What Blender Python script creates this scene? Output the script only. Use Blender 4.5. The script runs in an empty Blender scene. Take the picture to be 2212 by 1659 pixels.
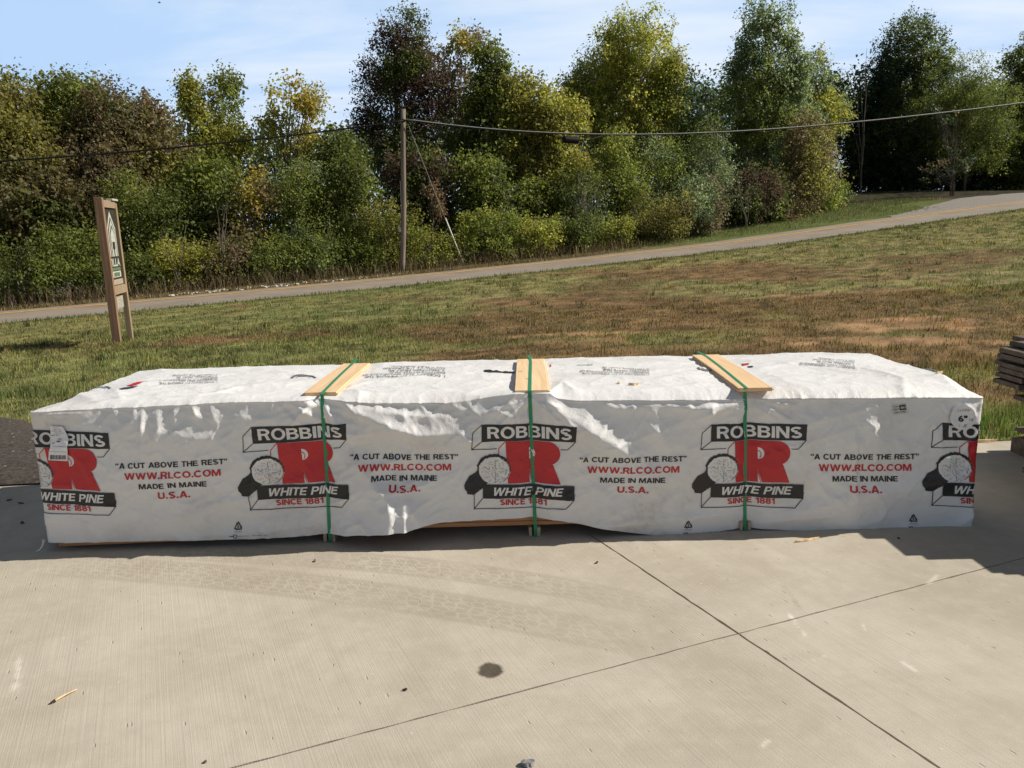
import bpy, bmesh, math, random
import numpy as np
from mathutils import Vector, Matrix
from mathutils.geometry import tessellate_polygon

# ------------------------------------------------------------------ camera
FPX, CX, CY = 1719.0, 1106.0, 829.5          # focal length and centre in the 2212 px wide view
CAMH, PITCH, ROLL = 1.6, math.radians(11), math.radians(1.1)
scene = bpy.context.scene
COL = scene.collection
_r0 = np.array([1., 0, 0]); _w = np.array([0, math.cos(PITCH), -math.sin(PITCH)])
_u0 = np.array([0, math.sin(PITCH), math.cos(PITCH)])
CR = math.cos(ROLL)*_r0 - math.sin(ROLL)*_u0
CU = math.cos(ROLL)*_u0 + math.sin(ROLL)*_r0
EYE = np.array([0, 0, CAMH])
cd = bpy.data.cameras.new('camera'); cam = bpy.data.objects.new('camera', cd); COL.objects.link(cam)
cd.sensor_width = 36; cd.lens = 36*FPX/2212; cd.clip_end = 2000; cd.clip_start = 0.05
M = Matrix(((CR[0], CU[0], -_w[0], 0), (CR[1], CU[1], -_w[1], 0), (CR[2], CU[2], -_w[2], CAMH), (0, 0, 0, 1)))
cam.matrix_world = M
scene.camera = cam

# ------------------------------------------------------------------ light
SUN = np.array([1.25, 0.15, 1.0]); SUN /= np.linalg.norm(SUN)
EL = math.asin(SUN[2]); AZ = math.atan2(SUN[0], SUN[1])
sl = bpy.data.lights.new('sun', 'SUN'); sl.energy = 5.0; sl.angle = math.radians(0.53); sl.color = (1, 0.93, 0.82)
so = bpy.data.objects.new('sun', sl); COL.objects.link(so)
so.rotation_euler = Vector(SUN).to_track_quat('Z', 'Y').to_euler(); so.location = (30, 5, 30)
scene.view_settings.view_transform = 'Standard'; scene.view_settings.look = 'None'
scene.view_settings.exposure = 0.20; scene.view_settings.gamma = 1.0
scene.cycles.max_bounces = 8; scene.cycles.diffuse_bounces = 6; scene.cycles.glossy_bounces = 2
scene.cycles.transmission_bounces = 3; scene.cycles.transparent_max_bounces = 4
scene.cycles.caustics_reflective = False; scene.cycles.caustics_refractive = False
scene.cycles.use_denoising = True

def nd(nt, typ, **kw):
    n = nt.nodes.new(typ)
    ins = kw.pop('i', {})
    for k, v in kw.items(): setattr(n, k, v)
    for k, v in ins.items():
        if hasattr(v, 'is_output'): nt.links.new(v, n.inputs[k])
        else: n.inputs[k].default_value = v
    return n
def mth(nt, op, a, b=None, c=None, clamp=False):
    d = {0: a}
    if b is not None: d[1] = b
    if c is not None: d[2] = c
    return nd(nt, 'ShaderNodeMath', operation=op, use_clamp=clamp, i=d).outputs[0]
def mixc(nt, f, a, b, bt='MIX'):
    n = nt.nodes.new('ShaderNodeMix'); n.data_type = 'RGBA'; n.blend_type = bt
    for idx, v in ((0, f), (6, a), (7, b)):
        if hasattr(v, 'is_output'): nt.links.new(v, n.inputs[idx])
        else: n.inputs[idx].default_value = v if idx == 0 else (tuple(v) + (1,))[:4]
    return n.outputs[2]
def ramp(nt, f, lo, hi):
    return nd(nt, 'ShaderNodeMapRange', interpolation_type='SMOOTHSTEP', i={0: f, 1: lo, 2: hi}).outputs[0]

w = bpy.data.worlds.new('World'); scene.world = w; w.use_nodes = True
nt = w.node_tree; nt.nodes.clear()
sky = nd(nt, 'ShaderNodeTexSky', sky_type='NISHITA', sun_disc=False, sun_elevation=EL, sun_rotation=AZ, altitude=200, air_density=1.0, dust_density=1.6, ozone_density=1.2)
tc = nd(nt, 'ShaderNodeTexCoord')
sp = nd(nt, 'ShaderNodeSeparateXYZ', i={0: tc.outputs['Generated']})
zc_ = mth(nt, 'ADD', mth(nt, 'MAXIMUM', sp.outputs[2], 0.0), 0.12)
cu = mth(nt, 'DIVIDE', sp.outputs[0], zc_); cv = mth(nt, 'DIVIDE', sp.outputs[1], zc_)
cvec = nd(nt, 'ShaderNodeCombineXYZ', i={0: mth(nt, 'ADD', mth(nt, 'MULTIPLY', cu, 0.55), mth(nt, 'MULTIPLY', cv, 0.25)), 1: mth(nt, 'MULTIPLY', cv, 1.25), 2: 5.3}).outputs[0]
n1 = nd(nt, 'ShaderNodeTexNoise', i={'Vector': cvec, 'Scale': 0.85, 'Detail': 7.0, 'Roughness': 0.55, 'Distortion': 0.6})
cl = ramp(nt, n1.outputs[0], 0.38, 0.68)
low = mth(nt, 'MULTIPLY', ramp(nt, sp.outputs[2], 0.46, 0.22), mth(nt, 'MULTIPLY_ADD', ramp(nt, sp.outputs[1], -0.25, 0.30), 0.66, 0.34))
skyd = nd(nt, 'ShaderNodeVectorMath', operation='SCALE', i={0: sky.outputs[0], 'Scale': 0.36}).outputs[0]
skyc = mixc(nt, mth(nt, 'MULTIPLY', low, 0.92), skyd, (7.1, 10.0, 14.2))
col = mixc(nt, mth(nt, 'MULTIPLY', mth(nt, 'MULTIPLY', cl, 0.80), mth(nt, 'MULTIPLY_ADD', low, 0.75, 0.25)), skyc, (11.8, 12.6, 13.6))
bg = nd(nt, 'ShaderNodeBackground', i={'Color': col, 'Strength': 0.065})
nt.links.new(bg.outputs[0], nd(nt, 'ShaderNodeOutputWorld').inputs[0])

# ------------------------------------------------------------------ helpers
rng = np.random.default_rng(7); random.seed(7)
def ray(px, py): return CR*(px-CX)/FPX - CU*(py-CY)/FPX + _w
def gnd(px, py, z=0.0):
    d = ray(px, py); return EYE + d*(z-CAMH)/d[2]
def tag(o, label=None, cat=None, group=None, kind=None):
    if label: o['label'] = label
    if cat: o['category'] = cat
    if group: o['group'] = group
    if kind: o['kind'] = kind
    return o
def empty(name, loc=(0, 0, 0), rz=0.0):
    o = bpy.data.objects.new(name, None); COL.objects.link(o); o.location = loc; o.rotation_euler = (0, 0, rz)
    o.empty_display_size = 0.2
    return o
def link(name, me, mats, parent=None, loc=None):
    for m in (mats if isinstance(mats, (list, tuple)) else [mats]): me.materials.append(m)
    o = bpy.data.objects.new(name, me); COL.objects.link(o)
    if parent is not None: o.parent = parent
    if loc is not None: o.location = loc
    return o
def fastmesh(name, V, loops, nper, cols=None, smooth=False, matidx=None):
    """V (n,3); loops flat index array; nper = verts per face (int)"""
    me = bpy.data.meshes.new(name)
    V = np.asarray(V, np.float32); loops = np.asarray(loops, np.int32).ravel()
    nf = len(loops)//nper
    me.vertices.add(len(V)); me.vertices.foreach_set('co', V.ravel())
    me.loops.add(len(loops)); me.loops.foreach_set('vertex_index', loops)
    me.polygons.add(nf); me.polygons.foreach_set('loop_start', np.arange(nf, dtype=np.int32)*nper)
    if smooth: me.polygons.foreach_set('use_smooth', np.ones(nf, bool))
    if matidx is not None: me.polygons.foreach_set('material_index', np.asarray(matidx, np.int32))
    me.update(calc_edges=True)
    if cols is not None:
        a = me.color_attributes.new('col', 'FLOAT_COLOR', 'POINT')
        c = np.ones((len(V), 4), np.float32); c[:, :3] = cols
        a.data.foreach_set('color', c.ravel())
    me.validate()
    return me
def gridfaces(nu, nv):
    i = np.arange(nu-1)[:, None]*nv + np.arange(nv-1)[None, :]
    return np.stack([i, i+nv, i+nv+1, i+1], -1).reshape(-1, 4)
class MB:
    def __init__(s): s.v = []; s.f = []; s.m = []
    def add(s, V, F, mi=0):
        b = len(s.v); s.v += [tuple(map(float, p)) for p in V]; s.f += [tuple(b+i for i in f) for f in F]; s.m += [mi]*len(F)
    def box(s, lo, hi, mi=0, T=None):
        (a, b, c), (d, e, f) = lo, hi
        V = [(a, b, c), (d, b, c), (d, e, c), (a, e, c), (a, b, f), (d, b, f), (d, e, f), (a, e, f)]
        if T is not None: V = [tuple(T @ Vector(p)) for p in V]
        s.add(V, [(0, 3, 2, 1), (4, 5, 6, 7), (0, 1, 5, 4), (1, 2, 6, 5), (2, 3, 7, 6), (3, 0, 4, 7)], mi)
    def hexa(s, B, Tp, mi=0):
        s.add(list(B)+list(Tp), [(0, 3, 2, 1), (4, 5, 6, 7), (0, 1, 5, 4), (1, 2, 6, 5), (2, 3, 7, 6), (3, 0, 4, 7)], mi)
    def tube(s, pts, rad, n=6, mi=0, caps=True):
        pts = [np.asarray(p, float) for p in pts]; rings = []
        for k, p in enumerate(pts):
            t = pts[min(k+1, len(pts)-1)] - pts[max(k-1, 0)]; t /= (np.linalg.norm(t)+1e-9)
            a = np.cross(t, (0, 0, 1) if abs(t[2]) < .9 else (1, 0, 0)); a /= np.linalg.norm(a); b = np.cross(t, a)
            r = rad[k] if hasattr(rad, '__len__') else rad
            rings.append([p + r*(math.cos(2*math.pi*j/n)*a + math.sin(2*math.pi*j/n)*b) for j in range(n)])
        V = [q for r in rings for q in r]; F = []
        for k in range(len(pts)-1):
            for j in range(n): F.append((k*n+j, k*n+(j+1) % n, (k+1)*n+(j+1) % n, (k+1)*n+j))
        if caps: F += [tuple(range(n))[::-1], tuple((len(pts)-1)*n+j for j in range(n))]
        s.add(V, F, mi)
    def mesh(s, name, smooth=False):
        me = bpy.data.meshes.new(name); me.from_pydata(s.v, [], s.f)
        me.polygons.foreach_set('material_index', s.m)
        if smooth: me.polygons.foreach_set('use_smooth', [True]*len(s.f))
        me.update(); return me
    def build(s, name, mats, parent=None, smooth=False, bevel=0, loc=None):
        me = s.mesh(name, smooth)
        if bevel:
            bm = bmesh.new(); bm.from_mesh(me)
            bmesh.ops.bevel(bm, geom=[e for e in bm.edges], offset=bevel, segments=2, affect='EDGES', profile=0.6)
            bm.to_mesh(me); bm.free()
        return link(name, me, mats, parent, loc)

# value noise
def _hash(ix, iy, seed):
    h = (ix.astype(np.int64)*374761393 + iy.astype(np.int64)*668265263 + seed*1442695041) & 0x7fffffff
    h = ((h ^ (h >> 13))*1274126177) & 0x7fffffff
    return ((h ^ (h >> 16)) & 0xffff)/65535.0
def vnoise(x, y, seed=0):
    x = np.asarray(x, float); y = np.asarray(y, float)
    ix = np.floor(x); iy = np.floor(y); fx = x-ix; fy = y-iy
    fx = fx*fx*fx*(fx*(fx*6-15)+10); fy = fy*fy*fy*(fy*(fy*6-15)+10)
    a = _hash(ix, iy, seed); b = _hash(ix+1, iy, seed); c = _hash(ix, iy+1, seed); d = _hash(ix+1, iy+1, seed)
    return (a*(1-fx)+b*fx)*(1-fy) + (c*(1-fx)+d*fx)*fy
def fbm(x, y, seed=0, o=4):
    s = 0; a = .5
    for k in range(o): s = s + a*vnoise(x*2**k, y*2**k, seed+k); a *= .5
    return s/(1-.5**o)
def sstep(a, b, x):
    t = np.clip((np.asarray(x, float)-a)/(b-a), 0, 1); return t*t*(3-2*t)

# ------------------------------------------------------------------ materials
def newmat(name):
    m = bpy.data.materials.new(name); m.use_nodes = True; nt = m.node_tree; nt.nodes.clear()
    out = nd(nt, 'ShaderNodeOutputMaterial'); p = nd(nt, 'ShaderNodeBsdfPrincipled')
    nt.links.new(p.outputs[0], out.inputs[0]); return m, nt, p, out
def plain(name, c, rough=.6, var=.15, scale=20., bump=0., spec=.4):
    m, nt, p, o = newmat(name)
    t = nd(nt, 'ShaderNodeTexCoord')
    n = nd(nt, 'ShaderNodeTexNoise', i={'Vector': t.outputs['Object'], 'Scale': scale, 'Detail': 5.0})
    c0 = tuple(v*(1-var) for v in c); c1 = tuple(min(1, v*(1+var)) for v in c)
    nt.links.new(mixc(nt, ramp(nt, n.outputs[0], .3, .7), c0, c1), p.inputs['Base Color'])
    p.inputs['Roughness'].default_value = rough; p.inputs['Specular IOR Level'].default_value = spec
    if bump:
        b = nd(nt, 'ShaderNodeBump', i={'Height': n.outputs[0], 'Strength': bump, 'Distance': .01}); nt.links.new(b.outputs[0], p.inputs['Normal'])
    return m
def woodmat(name, c0, c1, axis=0, scale=1.0, rough=.65, knots=True):
    m, nt, p, o = newmat(name)
    t = nd(nt, 'ShaderNodeTexCoord')
    sc = [30*scale]*3; sc[axis] = 1.6*scale
    mp = nd(nt, 'ShaderNodeMapping', i={'Vector': t.outputs['Object'], 'Scale': tuple(sc)})
    n = nd(nt, 'ShaderNodeTexNoise', i={'Vector': mp.outputs[0], 'Scale': 1.0, 'Detail': 6.0, 'Roughness': .6, 'Distortion': .8})
    c = mixc(nt, ramp(nt, n.outputs[0], .3, .72), c0, c1)
    if knots:
        v = nd(nt, 'ShaderNodeTexVoronoi', i={'Vector': t.outputs['Object'], 'Scale': 4.2*scale})
        kk = ramp(nt, v.outputs['Distance'], .12, .045)
        c = mixc(nt, mth(nt, 'MULTIPLY', kk, .75), c, tuple(x*.35 for x in c0))
    nt.links.new(c, p.inputs['Base Color']); p.inputs['Roughness'].default_value = rough; p.inputs['Specular IOR Level'].default_value = .25
    b = nd(nt, 'ShaderNodeBump', i={'Height': n.outputs[0], 'Strength': .35, 'Distance': .004}); nt.links.new(b.outputs[0], p.inputs['Normal'])
    return m
def colmat(name, rough=.8, trans=0., spec=.3, nscale=0., nvar=.3):
    m, nt, p, o = newmat(name)
    a = nd(nt, 'ShaderNodeVertexColor', layer_name='col'); c = a.outputs[0]
    if nscale:
        t = nd(nt, 'ShaderNodeTexCoord'); n = nd(nt, 'ShaderNodeTexNoise', i={'Vector': t.outputs['Object'], 'Scale': nscale, 'Detail': 6.0, 'Roughness': .7})
        f = nd(nt, 'ShaderNodeMapRange', i={0: n.outputs[0], 1: .25, 2: .75, 3: 1-nvar, 4: 1+nvar}).outputs[0]
        c = nd(nt, 'ShaderNodeVectorMath', operation='SCALE', i={0: c, 'Scale': f}).outputs[0]
        b = nd(nt, 'ShaderNodeBump', i={'Height': n.outputs[0], 'Strength': .6, 'Distance': .03}); nt.links.new(b.outputs[0], p.inputs['Normal'])
    nt.links.new(c, p.inputs['Base Color']); p.inputs['Roughness'].default_value = rough; p.inputs['Specular IOR Level'].default_value = spec
    if trans:
        ct = nd(nt, 'ShaderNodeVectorMath', operation='MULTIPLY', i={0: c, 1: (1.55, 1.65, 1.25)}).outputs[0]      # light coming through a leaf is brighter and yellower than its surface
        tr = nd(nt, 'ShaderNodeBsdfTranslucent', i={'Color': ct}); mx = nd(nt, 'ShaderNodeMixShader', i={0: trans})
        nt.links.new(p.outputs[0], mx.inputs[1]); nt.links.new(tr.outputs[0], mx.inputs[2]); nt.links.new(mx.outputs[0], o.inputs[0])
    return m

# ------------------------------------------------------------------ terrain
RA = np.array([-14., 22.]); RD = np.array([39.7, 18.]); RD /= np.linalg.norm(RD); RN = np.array([-RD[1], RD[0]])
_ss = np.arange(-90, 140, 1.0)
_zz = np.interp(_ss, [-90, -40, -20, 0, 5, 10, 15, 20, 25, 30, 35, 40, 45, 60, 100, 140], [-3, -2.0, -1.2, -.42, -.21, .01, .28, .57, .90, 1.34, 1.78, 2.2, 2.62, 3.7, 5.5, 6.5])
_k = np.hanning(9); _k /= _k.sum(); _zz = np.convolve(np.pad(_zz, 4, mode='edge'), _k, 'valid')
def zr(s): return np.interp(s, _ss, _zz)
def so_(x, y):
    dx = x-RA[0]; dy = y-RA[1]; return dx*RD[0]+dy*RD[1], dx*RN[0]+dy*RN[1]
def road_pt(s, o): return RA + RD*s + RN*o
def zroad(s, o): return zr(s) + np.where(o < 0, o*.012, -o*.045)
PAD_A, PAD_B = 5.345, .087
def bank(s, o): return zr(s) - .12 + np.clip(o-2.5, 0, 9)*(.015 + .09*sstep(18, 30, s)*sstep(60, 45, s))
def terrain(x, y):
    x = np.asarray(x, float); y = np.asarray(y, float)
    s, o = so_(x, y); z = zr(s)
    e = y - (PAD_A + PAD_B*x); d = np.maximum(-2.7-o, 0)
    t = np.clip(e, 0, None)/(np.clip(e, 0, None)+d+1e-6)
    lawn = (z-.03)*np.power(t, .95) + .10*np.sin(math.pi*np.clip(t, 0, 1))*sstep(5, 14, x) + (.05*(fbm(x*.5, y*.5, 3)-.5)+.05*(fbm(x*1.7, y*1.7, 4, 3)-.5))*sstep(0, 2, e)*sstep(0, 1.5, d)
    lawn = np.where(e < 0, -.06, np.where(e < .25, -.02, lawn))
    r = np.where(o < -2.7, lawn, np.where(o < 2.5, zroad(s, o)-.07, bank(s, o)))
    return r
def hit(px, py, tmax=80):
    d = ray(px, py); t = np.linspace(1, tmax, 4000); P = EYE + d*t[:, None]
    k = np.argmax(P[:, 2] < terrain(P[:, 0], P[:, 1])); return P[k]

def axis(lo, hi, core0, core1, step, grow=1.25):
    a = list(np.arange(core0, core1, step)); h = step
    while a[-1] < hi: h *= grow; a.append(a[-1]+h)
    h = step
    while a[0] > lo: h *= grow; a.insert(0, a[0]-h)
    return np.array(a)
gx = axis(-400, 400, -18, 30, .22); gy = axis(-150, 500, 4.6, 48, .22)
GX, GY = np.meshgrid(gx, gy, indexing='ij'); GZ = terrain(GX, GY)

BROWN = [(1500, 690, 5.0, 2.6, .95), (1900, 660, 4.0, 2.6, .95), (1150, 700, 3.4, 2.0, .9), (1700, 590, 4.5, 2.6, .75), (2150, 700, 2.2, 1.6, .85), (900, 720, 2.2, 1.4, .7), (480, 735, 1.2, .7, .45), (1350, 640, 4.0, 2.6, .8), (2000, 560, 4.0, 2.5, .6), (1250, 760, 5., 1.2, .85), (1900, 760, 4., 1.2, .8), (700, 690, 1.6, 1.0, .45), (1450, 590, 3.5, 2.5, .6), (2150, 850, .9, .6, .8)]
SOIL = [(1960, 700, 1.3, .7, 1.25), (1930, 735, 1.1, .45, 1.35), (1230, 722, 1.1, .32, .95), (1730, 640, .9, .5, .45), (2060, 665, .9, .5, .55), (2150, 740, .5, .4, .7), (1290, 735, .6, .25, .65), (1450, 700, .8, .4, .4)]
_bp = [(hit(a, b), c, d, e) for a, b, c, d, e in BROWN]; _sp = [(hit(a, b), c, d, e) for a, b, c, d, e in SOIL]
def lawn_masks(x, y):
    s, o = so_(x, y)
    br = np.zeros_like(x, float); so2 = np.zeros_like(x, float)
    n = fbm(x*.45+2, y*.45, 11, 5); n2 = fbm(x*1.6, y*1.6, 21, 4)
    for P, a, b, c in _bp: br = np.maximum(br, c*np.exp(-(((x-P[0])/a)**2+((y-P[1])/b)**2)))
    for P, a, b, c in _sp: so2 = np.maximum(so2, c*np.exp(-(((x-P[0])/a)**2+((y-P[1])/b)**2)))
    br = sstep(.26, .72, br + .10*sstep(-1, 3, x) + (n-.5)*1.4 + (n2-.5)*.8)
    soil = sstep(.34, .78, so2 + (n2-.5)*1.1 + (fbm(x*5, y*5, 31)-.5)*1.0)
    edge = sstep(-3.8, -2.9, o)*sstep(14, 4, y*0+np.abs(o+3.2)*2)      # long dark grass along the road
    return br, soil, edge
def lawn_col(x, y):
    br, soil, edge = lawn_masks(x, y)
    n = fbm(x*2.1, y*2.1, 41, 4)[..., None]; n3 = fbm(x*.8, y*.8, 51, 3)[..., None]
    n4 = fbm(x*.35+7, y*.35, 57, 3)[..., None]; n5 = fbm(x*4.3, y*4.3, 58, 3)[..., None]
    n6 = (fbm(x*7.5, y*7.5, 59, 2)[..., None]-.5)*1.2
    n5 = np.clip(.5+(n5-.5)*1.9+n6, 0, 1.15)
    g = np.array([.215, .198, .080])*(.50+.95*n5)
    dk = sstep(.52, .66, n4*.6+n*.4); g = g*(1-.55*dk) + np.array([.085, .105, .032])*.55*dk
    st = sstep(.50, .68, n3*.5+n5*.5); g = g*(1-.5*st) + np.array([.285, .225, .120])*.5*st
    b = np.array([.175, .112, .056])*(.50+.95*n5)
    b = b*(1-.5*dk) + np.array([.105, .098, .040])*.5*dk
    gl = (sstep(.5, -4.0, x)*sstep(.25, .75, fbm(x*.4+4, y*.4, 66, 3)+.15))[..., None]; g = g*(1-.45*gl) + np.array([.125, .165, .050])*(.55+.9*n5)*.45*gl
    c = g*(1-br[..., None]) + b*br[..., None]
    c = c*(1-.45*edge[..., None]*np.array([1., .75, 1.]))
    return c*(1-soil[..., None]) + np.array([.30, .185, .098])*(.65+.7*n5)*soil[..., None]
gc = lawn_col(GX, GY)
S_, O_ = so_(GX, GY)
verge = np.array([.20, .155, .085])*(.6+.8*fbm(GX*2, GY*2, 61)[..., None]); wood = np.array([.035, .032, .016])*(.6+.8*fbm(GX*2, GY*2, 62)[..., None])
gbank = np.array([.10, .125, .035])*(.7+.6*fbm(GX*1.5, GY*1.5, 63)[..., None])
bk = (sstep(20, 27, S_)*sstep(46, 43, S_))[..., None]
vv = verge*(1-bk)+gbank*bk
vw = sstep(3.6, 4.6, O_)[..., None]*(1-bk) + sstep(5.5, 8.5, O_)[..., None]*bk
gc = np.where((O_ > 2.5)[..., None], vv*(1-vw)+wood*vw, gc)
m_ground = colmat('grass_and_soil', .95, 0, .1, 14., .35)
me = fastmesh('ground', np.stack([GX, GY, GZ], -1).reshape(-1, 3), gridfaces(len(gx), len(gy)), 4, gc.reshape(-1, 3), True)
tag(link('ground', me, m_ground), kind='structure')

# road
m_road, nt, p, o = newmat('worn_asphalt')
t = nd(nt, 'ShaderNodeTexCoord'); n = nd(nt, 'ShaderNodeTexNoise', i={'Vector': t.outputs['Object'], 'Scale': .8, 'Detail': 8.0, 'Roughness': .65}); nf = nd(nt, 'ShaderNodeTexNoise', i={'Vector': t.outputs['Object'], 'Scale': 40., 'Detail': 3.0})
c = mixc(nt, ramp(nt, n.outputs[0], .3, .7), (.23, .19, .15), (.31, .265, .215)); c = mixc(nt, mth(nt, 'MULTIPLY', ramp(nt, nf.outputs[0], .4, .7), .3), c, (.14, .12, .10))
nt.links.new(c, p.inputs['Base Color']); p.inputs['Roughness'].default_value = .85
ss = np.arange(-60, 120, .5)
def strip(offs, dz, s0, s1, jit=None):
    s = np.arange(s0, s1+.01, .5); V = np.zeros((len(s), len(offs), 3))
    for k, of in enumerate(offs):
        oo = of + (jit[k]*(fbm(s*.9, s*0+k, 71+k, 4)-.5) if jit else 0); P = RA + RD*s[:, None] + RN*(oo[:, None] if hasattr(oo, 'shape') else oo)
        V[:, k, :2] = P; V[:, k, 2] = zroad(s, np.full_like(s, of)) + dz
    return V.reshape(-1, 3), gridfaces(len(s), len(offs))
V, F = strip([-2.75, -2.2, -1, 0, 1, 2, 2.55], 0, -60, 120, [.25, 0, 0, 0, 0, 0, .2])
tag(link('road', fastmesh('road', V, F[:, ::-1], 4, None, True), m_road), kind='structure')
m_yel = plain('yellow_road_paint', (.72, .36, .05), .7, .25, 6.)
for nm, of in (('yellow_line', .0), ('yellow_line', .23)):
    V, F = strip([of-.095, of+.095], .008, -60, 120)
    tag(link(nm, fastmesh(nm, V, F[:, ::-1], 4), m_yel), kind='structure')
# gravel apron beyond the road on the right
m_grav = plain('pale_gravel', (.22, .20, .175), .95, .5, 60., .6)
s = np.arange(37, 62, .4); w_ = 2.4*sstep(36.5, 46, s) + .5*fbm(s, s*0, 5)
V = np.zeros((len(s), 4, 3))
for k, q in enumerate((0, .33, .66, 1)):
    oo = 2.45+w_*q; V[:, k, :2] = RA+RD*s[:, None]+RN*oo[:, None]; V[:, k, 2] = terrain(V[:, k, 0], V[:, k, 1])+.03
V[:, 0, 2] = zroad(s, np.full_like(s, 2.45))-.004
tag(link('gravel_apron', fastmesh('gravel_apron', V.reshape(-1, 3), gridfaces(len(s), 4)[:, ::-1], 4, None, True), m_grav), kind='structure')

# ------------------------------------------------------------------ concrete pad
J1 = np.array([gnd(1275, 1155)[:2], gnd(2030, 1659)[:2]]); J2 = np.array([gnd(500, 1659)[:2], gnd(2212, 1205)[:2]])
d1 = J1[1]-J1[0]; d1 /= np.linalg.norm(d1); d2 = J2[1]-J2[0]; d2 /= np.linalg.norm(d2)
A_ = np.array([[d1[0], -d2[0]], [d1[1], -d2[1]]]); tt = np.linalg.solve(A_, J2[0]-J1[0]); JX = J1[0]+d1*tt[0]
m_con, nt, p, o = newmat('broomed_concrete')
t = nd(nt, 'ShaderNodeTexCoord'); OB = t.outputs['Object']
ang = math.atan2(d1[1], d1[0])
mp = nd(nt, 'ShaderNodeMapping', vector_type='POINT', i={'Vector': OB, 'Rotation': (0, 0, -ang)})
mp2 = nd(nt, 'ShaderNodeMapping', i={'Vector': mp.outputs[0], 'Scale': (1.3, 160., 1.)})
br = nd(nt, 'ShaderNodeTexNoise', i={'Vector': mp2.outputs[0], 'Scale': 1.0, 'Detail': 3.0, 'Roughness': .6})
mp3 = nd(nt, 'ShaderNodeMapping', i={'Vector': mp.outputs[0], 'Scale': (.5, 14., 1.)})
br2 = nd(nt, 'ShaderNodeTexNoise', i={'Vector': mp3.outputs[0], 'Scale': 1.0, 'Detail': 4.0})
big = nd(nt, 'ShaderNodeTexNoise', i={'Vector': OB, 'Scale': 1.1, 'Detail': 6.0, 'Roughness': .6, 'Distortion': .4})
med = nd(nt, 'ShaderNodeTexNoise', i={'Vector': OB, 'Scale': 9., 'Detail': 7.0, 'Roughness': .7})
fine = nd(nt, 'ShaderNodeTexNoise', i={'Vector': OB, 'Scale': 220., 'Detail': 2.0})
c = mixc(nt, ramp(nt, big.outputs[0], .3, .72), (.405, .360, .290), (.52, .476, .398))
c = mixc(nt, mth(nt, 'MULTIPLY', ramp(nt, med.outputs[0], .42, .75), .35), c, (.60, .545, .455))
c = mixc(nt, mth(nt, 'MULTIPLY', ramp(nt, med.outputs[0], .52, .28), .30), c, (.40, .345, .27))
c = mixc(nt, mth(nt, 'MULTIPLY', mth(nt, 'MULTIPLY', ramp(nt, br.outputs[0], .50, .28), ramp(nt, med.outputs[0], .38, .62)), .18), c, (.33, .29, .235))
c = mixc(nt, mth(nt, 'MULTIPLY', ramp(nt, br2.outputs[0], .5, .25), .25), c, (.38, .34, .28))
c = mixc(nt, mth(nt, 'MULTIPLY', ramp(nt, fine.outputs[0], .5, .8), .18), c, (.25, .22, .18))
# pits: sparse short dark marks along the broom direction
mp4 = nd(nt, 'ShaderNodeMapping', i={'Vector': mp.outputs[0], 'Scale': (14., 55., 1.)})
vo = nd(nt, 'ShaderNodeTexVoronoi', i={'Vector': mp4.outputs[0], 'Scale': 1.0})
pz = mth(nt, 'MULTIPLY', ramp(nt, vo.outputs['Distance'], .22, .10), mth(nt, 'GREATER_THAN', nd(nt, 'ShaderNodeSeparateXYZ', i={0: vo.outputs['Color']}).outputs[0], .93))
c = mixc(nt, mth(nt, 'MULTIPLY', pz, .26), c, (.15, .13, .10))
vo2 = nd(nt, 'ShaderNodeTexVoronoi', i={'Vector': OB, 'Scale': 26.})
wz = mth(nt, 'MULTIPLY', ramp(nt, vo2.outputs['Distance'], .16, .05), mth(nt, 'GREATER_THAN', nd(nt, 'ShaderNodeSeparateXYZ', i={0: vo2.outputs['Color']}).outputs[0], .95))
c = mixc(nt, mth(nt, 'MULTIPLY', wz, .5), c, (.75, .70, .60))
sxyz = nd(nt, 'ShaderNodeSeparateXYZ', i={0: OB}); X_, Y_ = sxyz.outputs[0], sxyz.outputs[1]
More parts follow.
